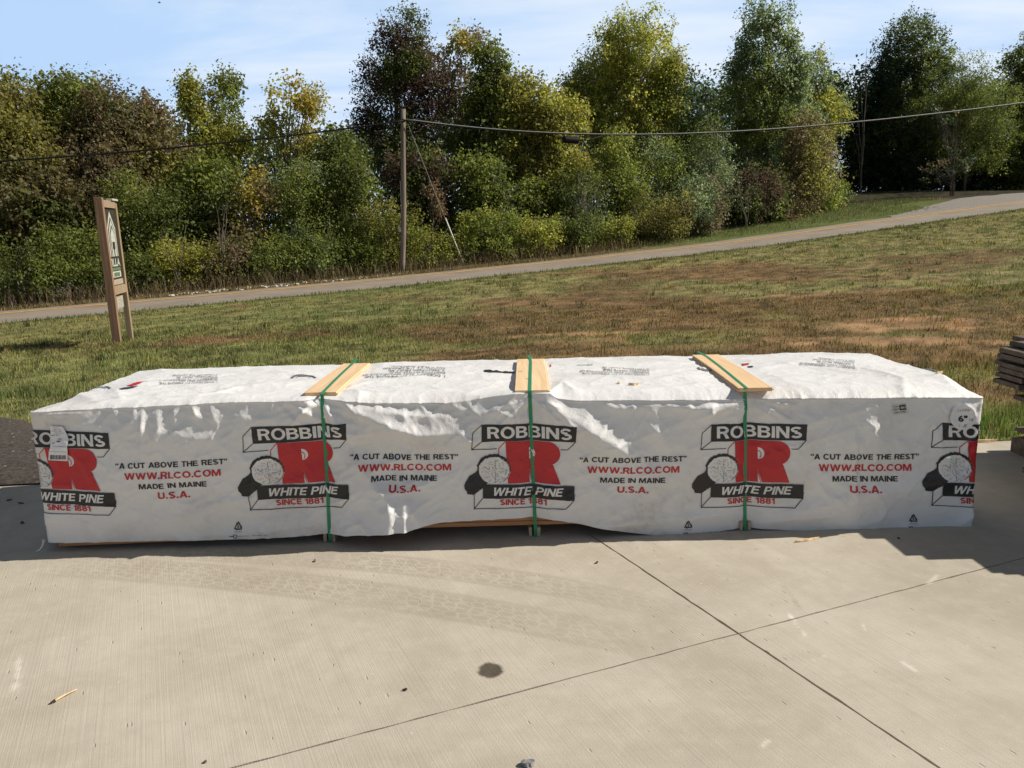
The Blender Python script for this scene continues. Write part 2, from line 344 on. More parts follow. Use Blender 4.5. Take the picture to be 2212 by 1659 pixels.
# tyre tracks (tread dust, two curved bands)
def poly(cs, x):
    r = cs[0]
    for k in cs[1:]: r = mth(nt, 'MULTIPLY_ADD', x, r, k)
    return r
T1 = np.array([gnd(*q)[:2] for q in ((300, 1187), (450, 1193), (650, 1204), (800, 1215), (950, 1230), (1100, 1249), (1250, 1276), (1450, 1318))])
T2 = np.array([gnd(*q)[:2] for q in ((100, 1219), (250, 1226), (400, 1241), (550, 1253), (700, 1271), (850, 1291), (1000, 1313), (1200, 1350), (1400, 1392))])
bandn = nd(nt, 'ShaderNodeTexNoise', i={'Vector': OB, 'Scale': 2.2, 'Detail': 4.0})
for T, hw in ((T1, .105), (T2, .125)):
    cs = [float(v) for v in np.polyfit(T[:, 0], T[:, 1], 3)]
    dy = mth(nt, 'SUBTRACT', Y_, poly(cs, X_))
    x0, x1 = float(T[0, 0]), float(T[-1, 0])
    fade = mth(nt, 'MULTIPLY', ramp(nt, X_, x0-.6, x0+.7), ramp(nt, X_, x1+.6, x1-.9))
    band = ramp(nt, mth(nt, 'ABSOLUTE', dy), hw, hw*.72)
    edge = mth(nt, 'MULTIPLY', ramp(nt, mth(nt, 'ABSOLUTE', mth(nt, 'SUBTRACT', mth(nt, 'ABSOLUTE', dy), hw*.9)), hw*.28, 0.0), .7)
    tv = nd(nt, 'ShaderNodeCombineXYZ', i={0: mth(nt, 'MULTIPLY', X_, 17.), 1: mth(nt, 'MULTIPLY', dy, 26.), 2: 0.})
    tr = nd(nt, 'ShaderNodeTexVoronoi', feature='DISTANCE_TO_EDGE', i={'Vector': tv.outputs[0], 'Scale': 1.0, 'Randomness': .55})
    lug = ramp(nt, tr.outputs['Distance'], .05, .16)
    f = mth(nt, 'MULTIPLY', mth(nt, 'MULTIPLY', mth(nt, 'MAXIMUM', mth(nt, 'MULTIPLY', band, mth(nt, 'MULTIPLY_ADD', lug, .55, .3)), edge), fade), ramp(nt, bandn.outputs[0], .12, .55))
    c = mixc(nt, mth(nt, 'MULTIPLY', f, .62), c, (.30, .26, .205))
# oil spot
ow = gnd(1060, 1448)
ovx = mth(nt, 'DIVIDE', mth(nt, 'SUBTRACT', X_, float(ow[0])), .050); ovy = mth(nt, 'DIVIDE', mth(nt, 'SUBTRACT', Y_, float(ow[1])), .056)
od = mth(nt, 'SQRT', mth(nt, 'ADD', mth(nt, 'MULTIPLY', ovx, ovx), mth(nt, 'MULTIPLY', ovy, ovy)))
on = nd(nt, 'ShaderNodeTexNoise', i={'Vector': OB, 'Scale': 22., 'Detail': 4.0})
od = mth(nt, 'ADD', od, mth(nt, 'MULTIPLY', mth(nt, 'SUBTRACT', on.outputs[0], .5), .8))
oil = ramp(nt, od, 1.12, .74)
c = mixc(nt, mth(nt, 'MULTIPLY', oil, .9), c, mixc(nt, ramp(nt, med.outputs[0], .35, .65), (.040, .032, .024), (.085, .068, .050)))
# scuffs (chalky scrapes) and a faint wet trickle
def scuff(px0, py0, px1, py1, wd, colr, amt):
    global c
    A = gnd(px0, py0); B = gnd(px1, py1); L = float(np.hypot(*(B-A)[:2])); a = math.atan2(B[1]-A[1], B[0]-A[0])
    rx = mth(nt, 'SUBTRACT', X_, float((A[0]+B[0])/2)); ry = mth(nt, 'SUBTRACT', Y_, float((A[1]+B[1])/2))
    u = mth(nt, 'ADD', mth(nt, 'MULTIPLY', rx, math.cos(a)), mth(nt, 'MULTIPLY', ry, math.sin(a)))
    v = mth(nt, 'SUBTRACT', mth(nt, 'MULTIPLY', ry, math.cos(a)), mth(nt, 'MULTIPLY', rx, math.sin(a)))
    v = mth(nt, 'ADD', v, mth(nt, 'MULTIPLY', mth(nt, 'SUBTRACT', on.outputs[0], .5), wd*1.6))
    f = mth(nt, 'MULTIPLY', ramp(nt, mth(nt, 'ABSOLUTE', u), L*.5, L*.3), ramp(nt, mth(nt, 'ABSOLUTE', v), wd, 0.))
    c = mixc(nt, mth(nt, 'MULTIPLY', mth(nt, 'MULTIPLY', f, ramp(nt, med.outputs[0], .35, .6)), amt), c, colr)
for q in ((1700, 1320, 1745, 1380, .018, (.80, .76, .68), .7), (45, 1410, 30, 1500, .02, (.78, .74, .66), .55), (1945, 1425, 1990, 1460, .02, (.8, .76, .68), .55), (2000, 1265, 2030, 1240, .02, (.8, .76, .68), .45), (1860, 1345, 1872, 1365, .012, (.8, .76, .68), .5), (1750, 1430, 1790, 1415, .015, (.8, .76, .68), .35), (1690, 1260, 1735, 1325, .022, (.36, .31, .24), .7), (1640, 1620, 1665, 1595, .015, (.8, .76, .68), .35)):
    scuff(*q)
nt.links.new(c, p.inputs['Base Color']); nt.links.new(mth(nt, 'MULTIPLY_ADD', oil, -.35, .88), p.inputs['Roughness']); p.inputs['Specular IOR Level'].default_value = .25
hh = mth(nt, 'ADD', mth(nt, 'ADD', mth(nt, 'MULTIPLY', br.outputs[0], .7), mth(nt, 'MULTIPLY', fine.outputs[0], .5)), mth(nt, 'MULTIPLY', pz, -1.2))
b = nd(nt, 'ShaderNodeBump', i={'Height': hh, 'Strength': .55, 'Distance': .0035}); nt.links.new(b.outputs[0], p.inputs['Normal'])

def clip_poly(P, q, nrm):     # keep side where (p-q).nrm >= 0
    out = []
    for a, b in zip(P, P[1:]+P[:1]):
        da = np.dot(a-q, nrm); db = np.dot(b-q, nrm)
        if da >= 0: out.append(a)
        if da*db < 0: out.append(a+(b-a)*da/(da-db))
    return out
pad0 = [np.array(v, float) for v in ((-14, -9), (16, -9), (16, PAD_A+PAD_B*16), (-14, PAD_A-PAD_B*14))]
n1_ = np.array([-d1[1], d1[0]]); n2_ = np.array([-d2[1], d2[0]]); mb = MB()
for s1 in (1, -1):
    for s2 in (1, -1):
        P = clip_poly(pad0, JX+n1_*s1*.0052, n1_*s1); P = clip_poly(P, JX+n2_*s2*.0034, n2_*s2)
        Q = []                              # ragged saw-cut edges near the camera
        for a, b_ in zip(P, P[1:]+P[:1]):
            L = np.linalg.norm(b_-a); k = max(1, int(min(L, 14)/.05)) if min(abs(np.dot((a+b_)/2-JX, n1_)), abs(np.dot((a+b_)/2-JX, n2_))) < .02 else 1
            nn = np.array([-(b_-a)[1], (b_-a)[0]])/L
            for j in range(k): Q.append(a+(b_-a)*j/k + (nn*rng.normal(0, .0014) if 0 < j else 0))
        Q3 = [(q[0], q[1], 0.) for q in Q]; m_ = len(Q3)
        area = sum(Q[i][0]*Q[(i+1) % m_][1]-Q[(i+1) % m_][0]*Q[i][1] for i in range(m_))
        if area < 0: Q3 = Q3[::-1]
        mb.add(Q3+[(x, y, -.05) for x, y, z in Q3], [tuple(range(m_))]+[(i, i+m_, (i+1) % m_+m_, (i+1) % m_) for i in range(m_)])
tag(mb.build('concrete_pad', m_con), kind='structure')
m_jt = plain('joint_dirt', (.07, .058, .045), .95, .4, 30.)
mb = MB(); mb.add([(q[0], q[1], -.012) for q in clip_poly(pad0, np.array([0, 0]), np.array([0, 1e-9]))] or [], [(0, 1, 2, 3)]) if False else mb.add([(-13.9, -8.9, -.012), (15.9, -8.9, -.012), (15.9, PAD_A+PAD_B*15.9-.1, -.012), (-13.9, PAD_A-PAD_B*13.9-.1, -.012)], [(0, 1, 2, 3)])
tag(mb.build('joint_filler', m_jt), kind='structure')
# dark tarry gravel patch by the pad on the left
m_dark, nt, p, o = newmat('dark_millings')
t = nd(nt, 'ShaderNodeTexCoord'); n = nd(nt, 'ShaderNodeTexNoise', i={'Vector': t.outputs['Object'], 'Scale': 30., 'Detail': 6.0, 'Roughness': .75}); v = nd(nt, 'ShaderNodeTexVoronoi', i={'Vector': t.outputs['Object'], 'Scale': 34.})
c = mixc(nt, ramp(nt, n.outputs[0], .35, .7), (.030, .022, .018), (.105, .082, .066))
c = mixc(nt, mth(nt, 'MULTIPLY', mth(nt, 'GREATER_THAN', nd(nt, 'ShaderNodeSeparateXYZ', i={0: v.outputs['Color']}).outputs[0], .95), ramp(nt, v.outputs['Distance'], .4, .2)), c, (.42, .36, .30))
nt.links.new(c, p.inputs['Base Color']); p.inputs['Roughness'].default_value = .9
b = nd(nt, 'ShaderNodeBump', i={'Height': n.outputs[0], 'Strength': .8, 'Distance': .015}); nt.links.new(b.outputs[0], p.inputs['Normal'])
na, nb = 60, 26; V = np.zeros((na, nb, 3)); xs = np.linspace(-11, -1.9, na)
for i, x in enumerate(xs):
    y0 = PAD_A+PAD_B*x-.02; y1 = np.interp(x, [-11, -6, -4.65, -4.35, -4.0, -3.5, -2.9, -1.9], [7.6, 7.25, 7.06, 6.9, 6.55, 6.15, 5.75, 5.32]) + .10*(fbm(x*3, 0, 9)-.5)
    y1 = max(y1, y0+.02)
    for j in range(nb):
        q = j/(nb-1); V[i, j] = (x, y0+(y1-y0)*q, .012 + .07*math.sin(math.pi*q)**.7*min(1, (y1-y0)) + .02*float(fbm(x*6, q*10, 8)-.5)*math.sin(math.pi*q))
tag(link('dark_gravel', fastmesh('dark_gravel', V.reshape(-1, 3), gridfaces(na, nb), 4, None, True), m_dark), kind='structure')

# ------------------------------------------------------------------ wrapped lumber pack
YAW = math.atan2(.05, 2.2)
PO = np.array([0, 3.984, 0]); PXA = np.array([math.cos(YAW), math.sin(YAW), 0]); PYA = np.array([-math.sin(YAW), math.cos(YAW), 0])
def face(px, py, yl=0.0):
    d = ray(px, py); t = ((PO-EYE).dot(PYA)+yl)/d.dot(PYA); q = EYE+d*t-PO
    return np.array([q.dot(PXA), q[2]])
def topl(px, py, z):
    q = gnd(px, py, z)-PO; return np.array([q.dot(PXA), q.dot(PYA)])
XL, XR, DEP = -2.445, 2.455, 1.19
_hem = [(97, 1170), (250, 1167.5), (347, 1165), (451, 1163.5), (590, 1160), (677, 1154), (715, 1150), (762, 1146), (853, 1133), (936, 1124), (1005, 1121), (1144, 1117), (1179, 1119), (1214, 1122.5), (1283, 1133), (1318, 1140), (1353, 1146), (1426, 1153), (1497, 1152.6), (1568, 1145.5), (1611, 1141), (1675, 1142.6), (1746, 1144), (1870, 1143), (2030, 1142), (2083, 1141), (2113, 1131)]
_crs = [(70, 890), (243, 882), (420, 873), (500, 869), (590, 868), (640, 864), (690, 861), (740, 866), (800, 871), (965, 871), (1010, 866), (1060, 857), (1114, 849), (1187, 848), (1205, 860), (1240, 865), (1426, 864), (1600, 864), (1700, 862), (1870, 860), (2000, 858), (2060, 859), (2125, 858)]
_lip = [(70, 880), (243, 868), (420, 859), (500, 856), (640, 855), (740, 848), (800, 850), (965, 852), (1060, 850), (1114, 846), (1187, 846), (1240, 846), (1426, 842), (1600, 838), (1700, 838), (1870, 836), (2000, 836), (2060, 838), (2125, 848)]
HEM = np.array([face(*q) for q in _hem]); CRS = np.array([face(*q) for q in _crs]); LIP = np.array([face(*q) for q in _lip])
def hemz(x): return np.interp(x, HEM[:, 0], HEM[:, 1])
def crz(x): return np.interp(x, CRS[:, 0], CRS[:, 1])
def seg_d(x, z, a, b):
    ex, ez = b-a; L2 = ex*ex+ez*ez; t = ((x-a[0])*ex+(z-a[1])*ez)/L2; tc_ = np.clip(t, 0, 1)
    dx = x-(a[0]+tc_*ex); dz = z-(a[1]+tc_*ez); sgn = np.sign((x-a[0])*ez-(z-a[1])*ex); return np.hypot(dx, dz), sgn, t
# folds: polyline (px), height, width on the upper/right side, width on the lower/left side
FOLDS = [
 ([(735, 868), (821, 908), (901, 934), (985, 932)], .030, .050, .075), ([(720, 876), (760, 900), (800, 912)], -.012, .02, .03),
 ([(690, 872), (660, 862), (610, 868)], .010, .02, .03), ([(688, 905), (655, 880), (625, 866)], .014, .014, .03), ([(690, 880), (660, 866), (640, 862)], .010, .012, .02), ([(686, 935), (640, 905), (605, 875)], .008, .015, .03),
 ([(700, 872), (726, 900), (742, 935)], .010, .015, .02), ([(745, 866), (768, 888), (780, 905)], .012, .012, .02),
 ([(1176, 858), (1248, 910), (1318, 954), (1374, 984)], .036, .075, .10), ([(1190, 870), (1225, 905), (1250, 935)], .010, .015, .02), ([(1168, 868), (1210, 930), (1262, 990)], .008, .02, .04),
 ([(1120, 905), (1075, 885), (1020, 893)], .010, .02, .05), ([(787, 879), (870, 892), (971, 900)], .012, .02, .05), ([(1000, 935), (1025, 955)], .008, .012, .02),
 ([(858, 1131), (842, 1075), (800, 1028), (775, 990)], .020, .035, .06), ([(880, 1128), (872, 1060), (865, 1000)], .010, .02, .03), ([(912, 1126), (880, 1070)], .012, .03, .02),
 ([(313, 885), (314, 930), (316, 980)], .010, .02, .012), ([(345, 885), (350, 925), (340, 960)], .008, .025, .025), ([(380, 880), (385, 915)], .008, .02, .02), ([(420, 875), (430, 905)], .010, .02, .02), ([(455, 872), (470, 910)], .008, .025, .02),
 ([(590, 868), (594, 908)], .007, .01, .02), ([(260, 905), (330, 925), (420, 940), (510, 945)], .007, .04, .05), ([(540, 1040), (600, 1000)], .006, .02, .03), ([(500, 895), (560, 905), (640, 900)], .006, .02, .04),
 ([(1366, 870), (1368, 920), (1372, 970)], .008, .012, .02), ([(1300, 868), (1330, 880), (1420, 872)], .012, .025, .04), ([(1440, 872), (1500, 880), (1560, 874), (1600, 868)], .016, .02, .045), ([(1500, 905), (1540, 885)], .008, .02, .03), ([(1534, 875), (1530, 905)], .006, .01, .02),
 ([(1390, 905), (1430, 940), (1450, 990)], .010, .03, .04), ([(1380, 1075), (1440, 1035)], .007, .04, .03), ([(1420, 1095), (1470, 1055)], .006, .04, .03),
 ([(1866, 945), (1880, 920), (1862, 905)], .012, .02, .02), ([(1766, 1015), (1800, 1040), (1850, 1052)], .008, .04, .05), ([(1840, 925), (1844, 1080)], .006, .012, .012), ([(1985, 920), (2010, 900)], .008, .01, .02),
 ([(1640, 1115), (1760, 1090), (1900, 1060), (2060, 1040)], .012, .05, .06), ([(1625, 1130), (1700, 1118), (1800, 1112)], .008, .02, .03), ([(2060, 862), (2090, 880), (2105, 905)], .010, .02, .03), ([(2070, 1130), (2095, 1110), (2112, 1085)], .016, .03, .03),
 ([(190, 885), (150, 893), (95, 892)], .008, .012, .02), ([(330, 1090), (360, 1060), (350, 1020)], .005, .02, .02), ([(520, 1150), (700, 1130)], .006, .03, .02), ([(1340, 1120), (1480, 1115), (1590, 1108)], .010, .03, .03), ([(1290, 1130), (1400, 1128)], .008, .02, .02)]
_fr = np.random.default_rng(44)
for cx_, cy_ in ((690, 866), (1148, 856), (1622, 866)):            # fine tension creases fanning out from under the straps
    for sd_ in (-1, 1):
        for k in range(6):
            a_ = _fr.uniform(.05, 1.15); L_ = _fr.uniform(25, 95); x0_ = cx_+sd_*_fr.uniform(3, 34); y0_ = cy_+_fr.uniform(0, 16)
            FOLDS.append(([(x0_, y0_), (x0_+sd_*L_*math.cos(a_)*.55, y0_+L_*math.sin(a_)*.5+2), (x0_+sd_*L_*math.cos(a_), y0_+L_*math.sin(a_)*1.1)], _fr.uniform(.003, .0075), _fr.uniform(.006, .012), _fr.uniform(.010, .022)))
FOLDS = [([face(*q) for q in pl], A, w1, w2) for pl, A, w1, w2 in FOLDS]
STRX = [((690, 861), (714, 1166)), ((1143, 848), (1157, 1156)), ((1623, 838), (1611, 1143))]
STR = [(face(*a), face(*b)) for a, b in STRX]
HX1, HX2 = face(846, 1128)[0], face(880, 1126)[0]
def front_h(x, z):
    x = np.asarray(x, float); z = np.asarray(z, float)
    zz = np.clip((.74-z)/.74, 0, 1)
    xs = [-2.45] + [s_[0][0] for s_ in STR] + [2.46]
    base = np.zeros_like(x)
    for a, b in zip(xs, xs[1:]):
        t = np.clip((x-a)/(b-a), 0, 1); base = np.where((x >= a) & (x <= b), .030*np.sin(math.pi*t)**.8, base)
    h = .006 + base*(.25+.75*np.sin(math.pi*np.clip(zz, 0, 1)**.8))
    # billow of the loose hem in the middle
    h += .035*np.exp(-((x+.60)/.22)**2)*sstep(.38, .06, z) + .02*np.exp(-((x-.55)/.35)**2)*sstep(.3, .05, z)
    h += .018*sstep(.22, .02, z)*(fbm(x*2.3, z*0+3, 5, 3)-.4)
    for (a, b), _ in zip(STR, range(3)):
        t = np.clip((a[1]-z)/(a[1]-b[1]), 0, 1); xs_ = a[0]+(b[0]-a[0])*t; h -= .018*np.exp(-((x-xs_)/.05)**2)
    for xp, wl, wr, amp in ((HX1, .40, .19, .080), (HX2, .05, .20, .040)):
        tri = np.where(x < xp, 1-(xp-x)/wl, 1-(x-xp)/wr); h += amp*np.clip(tri, 0, 1)*np.clip((.34-z)/.27, 0, 1)
    for pl, A, w1, w2 in FOLDS:
        best = np.full_like(x, 9.); sg = np.ones_like(x); tt_ = np.zeros_like(x); n = len(pl)-1
        for k in range(n):
            dd, sgn, t = seg_d(x, z, pl[k], pl[k+1]); m = dd < best
            best = np.where(m, dd, best); sg = np.where(m, sgn, sg); tt_ = np.where(m, (k+np.clip(t, 0, 1))/n, tt_)
        left = -1 if pl[-1][0] > pl[0][0] else 1           # which sign is "up"
        wv = np.where(sg*left > 0, w1, w2)
        taper = np.clip(np.sin(math.pi*np.clip(tt_*.86+.07, 0, 1)), 0, 1)**.6
        h += 1.5*A*taper*np.exp(-np.power(best/wv, 1.35))
    # crumple
    def rid(u, v, s): return 1-np.abs(2*vnoise(u, v, s)-1)
    q = fbm(x*1.1, z*1.5, 77, 2)
    h += .012*(rid(x*3.1+z*2.0, z*6.0-x*1.4, 81)**2-.4)*(.5+q) + .0065*(rid(x*9+z*5, z*13-x*6, 82)**2-.4)*(.3+1.4*q) + .0018*(vnoise(x*34, z*30, 83)-.5)
    def cre(u, v, s): return (1-np.abs(2*vnoise(u, v, s)-1))**7
    h += (.0060*cre(x*3.6+z*3.2, z*5.2-x*2.0, 201) + .0045*cre(x*6.5-z*4.5, z*7.5+x*3.0, 202) + .0028*cre(x*13+z*9, z*15-x*7, 203))*sstep(.30, .62, fbm(x*1.7+3, z*2.2, 204, 2)+.08)
    h += .026*(fbm(x*2.6+z*1.1, z*3.4-x*.6, 86, 3)-.5)*(.4+.6*sstep(.05, .2, .76-z)) + .010*(fbm(x*7, z*5, 87, 2)-.5)
    h *= .25+.75*sstep(0, .035, np.minimum(x-XL, XR-x)+.012)
    e = np.clip(.03-np.minimum(x-XL, XR-x), 0, .03); h -= .03-np.sqrt(np.clip(.0009-e*e, 0, 1))
    return h
TOPF = [([(957, 806), (1030, 806), (1112, 804)], .010), ([(1190, 806), (1262, 803), (1330, 800)], .009), ([(760, 836), (800, 828), (900, 822), (1000, 812)], .012), ([(1340, 818), (1420, 822), (1500, 812)], .008), ([(1850, 800), (1900, 806), (1950, 820), (1955, 850)], .010), ([(1190, 852), (1215, 830), (1240, 850)], .012), ([(1640, 800), (1720, 790), (1800, 800)], .008), ([(300, 830), (420, 822), (560, 826)], .008), ([(430, 860), (520, 838), (640, 830)], .010), ([(250, 840), (262, 865)], .008), ([(160, 840), (200, 862)], .008), ([(560, 800), (640, 810)], .008), ([(1680, 840), (1690, 862)], .010), ([(1660, 838), (1700, 842), (1760, 850)], .008), ([(740, 845), (770, 855), (790, 868)], .012), ([(860, 850), (960, 848)], .006), ([(1960, 785), (2020, 800), (2080, 840)], .008)]
TOPF = [([topl(a, b, .76) for a, b in pl], A) for pl, A in TOPF]
def top_z(x, y):
    x = np.asarray(x, float); y = np.asarray(y, float); L = np.interp(x, LIP[:, 0], LIP[:, 1])
    z0 = np.interp(x, [-2.45, -2.2, -1.6, -.6, 0, 1, 2.0, 2.46], [.735, .745, .752, .755, .757, .758, .758, .742])
    lip = L-.012
    z = lip + (z0-lip)*sstep(.03, .30, y)
    ed = np.minimum(np.minimum(x-XL, XR-x), np.minimum(y, DEP-y)+.02)
    z = z + .014*sstep(0, .35, np.minimum(x-XL, XR-x))*np.sin(math.pi*np.clip(y/DEP, 0, 1)) + .010*(fbm(x*1.3, y*1.6, 91, 3)-.5)
    for pl, A in TOPF:
        best = np.full_like(x, 9.)
        for k in range(len(pl)-1): best = np.minimum(best, seg_d(x, y, pl[k], pl[k+1])[0])
        z = z + A*np.exp(-np.power(best/.035, 1.3))
    def rid(u, v, s): return 1-np.abs(2*vnoise(u, v, s)-1)
    def cre(u, v, s): return (1-np.abs(2*vnoise(u, v, s)-1))**7
    z = z + .0030*cre(x*2.6+y*2.2, y*3.6-x*1.5, 211) + .0022*cre(x*5.5-y*3.5, y*6.5+x*2.6, 212) + .0012*cre(x*12+y*8, y*12-x*6, 213)
    z = z + .006*(rid(x*2.2+y*1.3, y*4.0-x*1.1, 95)**2-.4) + .003*(rid(x*6+y*5, y*9-x*4, 96)**2-.4) + .0012*(vnoise(x*30, y*30, 97)-.5)
    for (a, b) in STR: z = z - .010*np.exp(-((x-a[0])/.16)**2)*sstep(.9, .2, np.abs(y-.6))
    return z - .03*(1-sstep(-.01, .045, np.minimum(x-XL, XR-x)))

pack = empty('wrapped_lumber_pack', PO, YAW)
tag(pack, 'long lumber pack in printed white wrap with green straps, lying on the concrete', 'lumber pack')
# wrap surface grid
U = np.linspace(XL, XR, 700); nF, nC, nT, nB = 92, 8, 84, 14
rows = []
hz, cz = hemz(U), crz(U)
for k in range(nF):
    q = k/(nF-1); z = hz+(cz-hz)*q; h = front_h(U, z); rows.append((U, -h, z))
lipz = top_z(U, np.full_like(U, .055)); h0 = front_h(U, cz)
ovr = .007*np.interp(U, [-2.45, -1.0, -.75, -.35, -.30, .22, .28, 2.4, 2.46], [.2, .3, 1, 1, 0, 0, 1, 1, 0])*(.6+.8*fbm(U*5, U*0, 301, 2))
rows.append((U, -h0-ovr, cz+.001)); h0 = h0+ovr
for k in range(1, nC+1):
    q = k/nC; y = -h0+(.055+h0)*q; z = cz+(lipz-cz)*q + .006*math.sin(math.pi*q); rows.append((U, y, z))
for k in range(1, nT+1):
    q = k/nT; y = np.full_like(U, .055+(DEP-.055)*q); z = top_z(U, y); rows.append((U, y, z))
zb = rows[-1][2]
for k in range(1, nB+1):
    q = k/nB; rows.append((U, np.full_like(U, DEP+.03*math.sin(math.pi*min(q*1.5, 1)*.5)), zb+(.05-zb)*q - .0*q))
V = np.stack([np.stack(r, -1) for r in rows], 1)        # (nu, nrow, 3)
nu, nr = V.shape[:2]
F = gridfaces(nu, nr)
V2 = V.reshape(-1, 3)
m_tarp, nt, p, o = newmat('white_woven_wrap')
t = nd(nt, 'ShaderNodeTexCoord'); OB = t.outputs['Object']
n1 = nd(nt, 'ShaderNodeTexNoise', i={'Vector': OB, 'Scale': 2.3, 'Detail': 6.0, 'Roughness': .6}); n2 = nd(nt, 'ShaderNodeTexNoise', i={'Vector': OB, 'Scale': 26., 'Detail': 5.0, 'Roughness': .65, 'Distortion': .6}); n3 = nd(nt, 'ShaderNodeTexNoise', i={'Vector': OB, 'Scale': 8., 'Detail': 5.0, 'Roughness': .6, 'Distortion': 1.2})
c = mixc(nt, ramp(nt, n1.outputs[0], .45, .75), (.79, .785, .78), (.68, .66, .645))
sm = mth(nt, 'MULTIPLY', ramp(nt, n1.outputs[0], .50, .70), ramp(nt, n2.outputs[0], .48, .68))
c = mixc(nt, mth(nt, 'MULTIPLY', sm, .45), c, (.46, .42, .38))
nt.links.new(c, p.inputs['Base Color']); p.inputs['Roughness'].default_value = .42; p.inputs['Specular IOR Level'].default_value = .45
def wave(sc, dirn):
    return nd(nt, 'ShaderNodeTexWave', bands_direction=dirn, i={'Vector': OB, 'Scale': sc, 'Distortion': 1.5, 'Detail': 1.0}).outputs[0]
n4 = nd(nt, 'ShaderNodeTexNoise', i={'Vector': OB, 'Scale': 75., 'Detail': 4.0, 'Roughness': .6, 'Distortion': 1.0})
hb = mth(nt, 'ADD', mth(nt, 'ADD', mth(nt, 'ADD', mth(nt, 'MULTIPLY', n2.outputs[0], .6), mth(nt, 'MULTIPLY', n4.outputs[0], .10)), mth(nt, 'MULTIPLY', n3.outputs[0], 1.0)), mth(nt, 'MULTIPLY', mth(nt, 'ADD', wave(120., 'X'), wave(120., 'Z')), .03))
b = nd(nt, 'ShaderNodeBump', i={'Height': hb, 'Strength': .55, 'Distance': .010}); nt.links.new(b.outputs[0], p.inputs['Normal'])
me = fastmesh('wrap', V2, F, 4, None, True)
# end sheets, folded flat against the pack ends
bm = bmesh.new(); bm.from_mesh(me); allv = list(bm.verts)
for i in (0, nu-1):
    loop = [allv[i*nr+j] for j in range(nr)]
    cx = U[i]; ctr = bm.verts.new((cx + (-.012 if i == 0 else .012), DEP*.5, .4))
    for a, b_ in zip(loop, loop[1:]+loop[:1]):
        try: bm.faces.new((a, b_, ctr) if i else (b_, a, ctr)).smooth = False
        except ValueError: pass
# torn tail of plastic at the lower left corner
bm.to_mesh(me); bm.free()
wrap = link('wrap', me, m_tarp, pack)
mb = MB(); f0 = face(97, 1168); mb.tube([(f0[0], -.01, f0[1]+.01), (f0[0]-.003, -.02, f0[1]-.02), (f0[0]-.014, -.03, f0[1]-.036), (f0[0]-.035, -.035, .005)], [.008, .005, .004, .0012], 5)
mb.build('torn_corner', m_tarp, wrap, True)

# lumber inside, boards in layers
m_pine = woodmat('fresh_pine', (.46, .22, .10), (.58, .31, .15), 0)
mb = MB(); zb0 = face(1144, 1133.5, .03)[1]
lay = np.arange(zb0, .672, .0235)
for k, z in enumerate(lay):
    for r, (ya, yb) in enumerate(((.025, .2), (.205, .40), (.405, .6), (.605, .8), (.805, .985), (.99, 1.165))):
        if k not in (0, 1, 2, len(lay)-1) and 0 < r < 5: continue
        j = rng.normal(0, .004); mb.box((XL+.04+j+rng.uniform(0, .015), ya+j*.6+.004, z), (XR-.07+j, yb, z+.0215))
mb.build('lumber', m_pine, pack)
mb = MB(); a = face(125, 1181); b_ = face(352, 1170)
mb.hexa([(a[0], .012, a[1]-.003), (b_[0]+.4, .012, a[1]+.012), (b_[0]+.4, .16, a[1]+.012), (a[0], .16, a[1]-.003)], [(a[0], .012, a[1]+.020), (b_[0]+.4, .012, a[1]+.035), (b_[0]+.4, .16, a[1]+.035), (a[0], .16, a[1]+.020)])
mb.build('loose_bottom_board', m_pine, pack)
# runners (pairs of boards on edge)
m_run = woodmat('runner_wood', (.34, .27, .19), (.50, .41, .29), 1)
for (px, pz) in ((712, 1169), (1155, 1156), (1610, 1145)):
    q = face(px, pz); mb = MB(); top = zb0-.004
    for sx in (-1, 1): mb.box((q[0]+sx*.022-.0085, -.002, .002), (q[0]+sx*.022+.0085, 1.15, top))
    mb.build('runner', m_run, pack, bevel=.001)
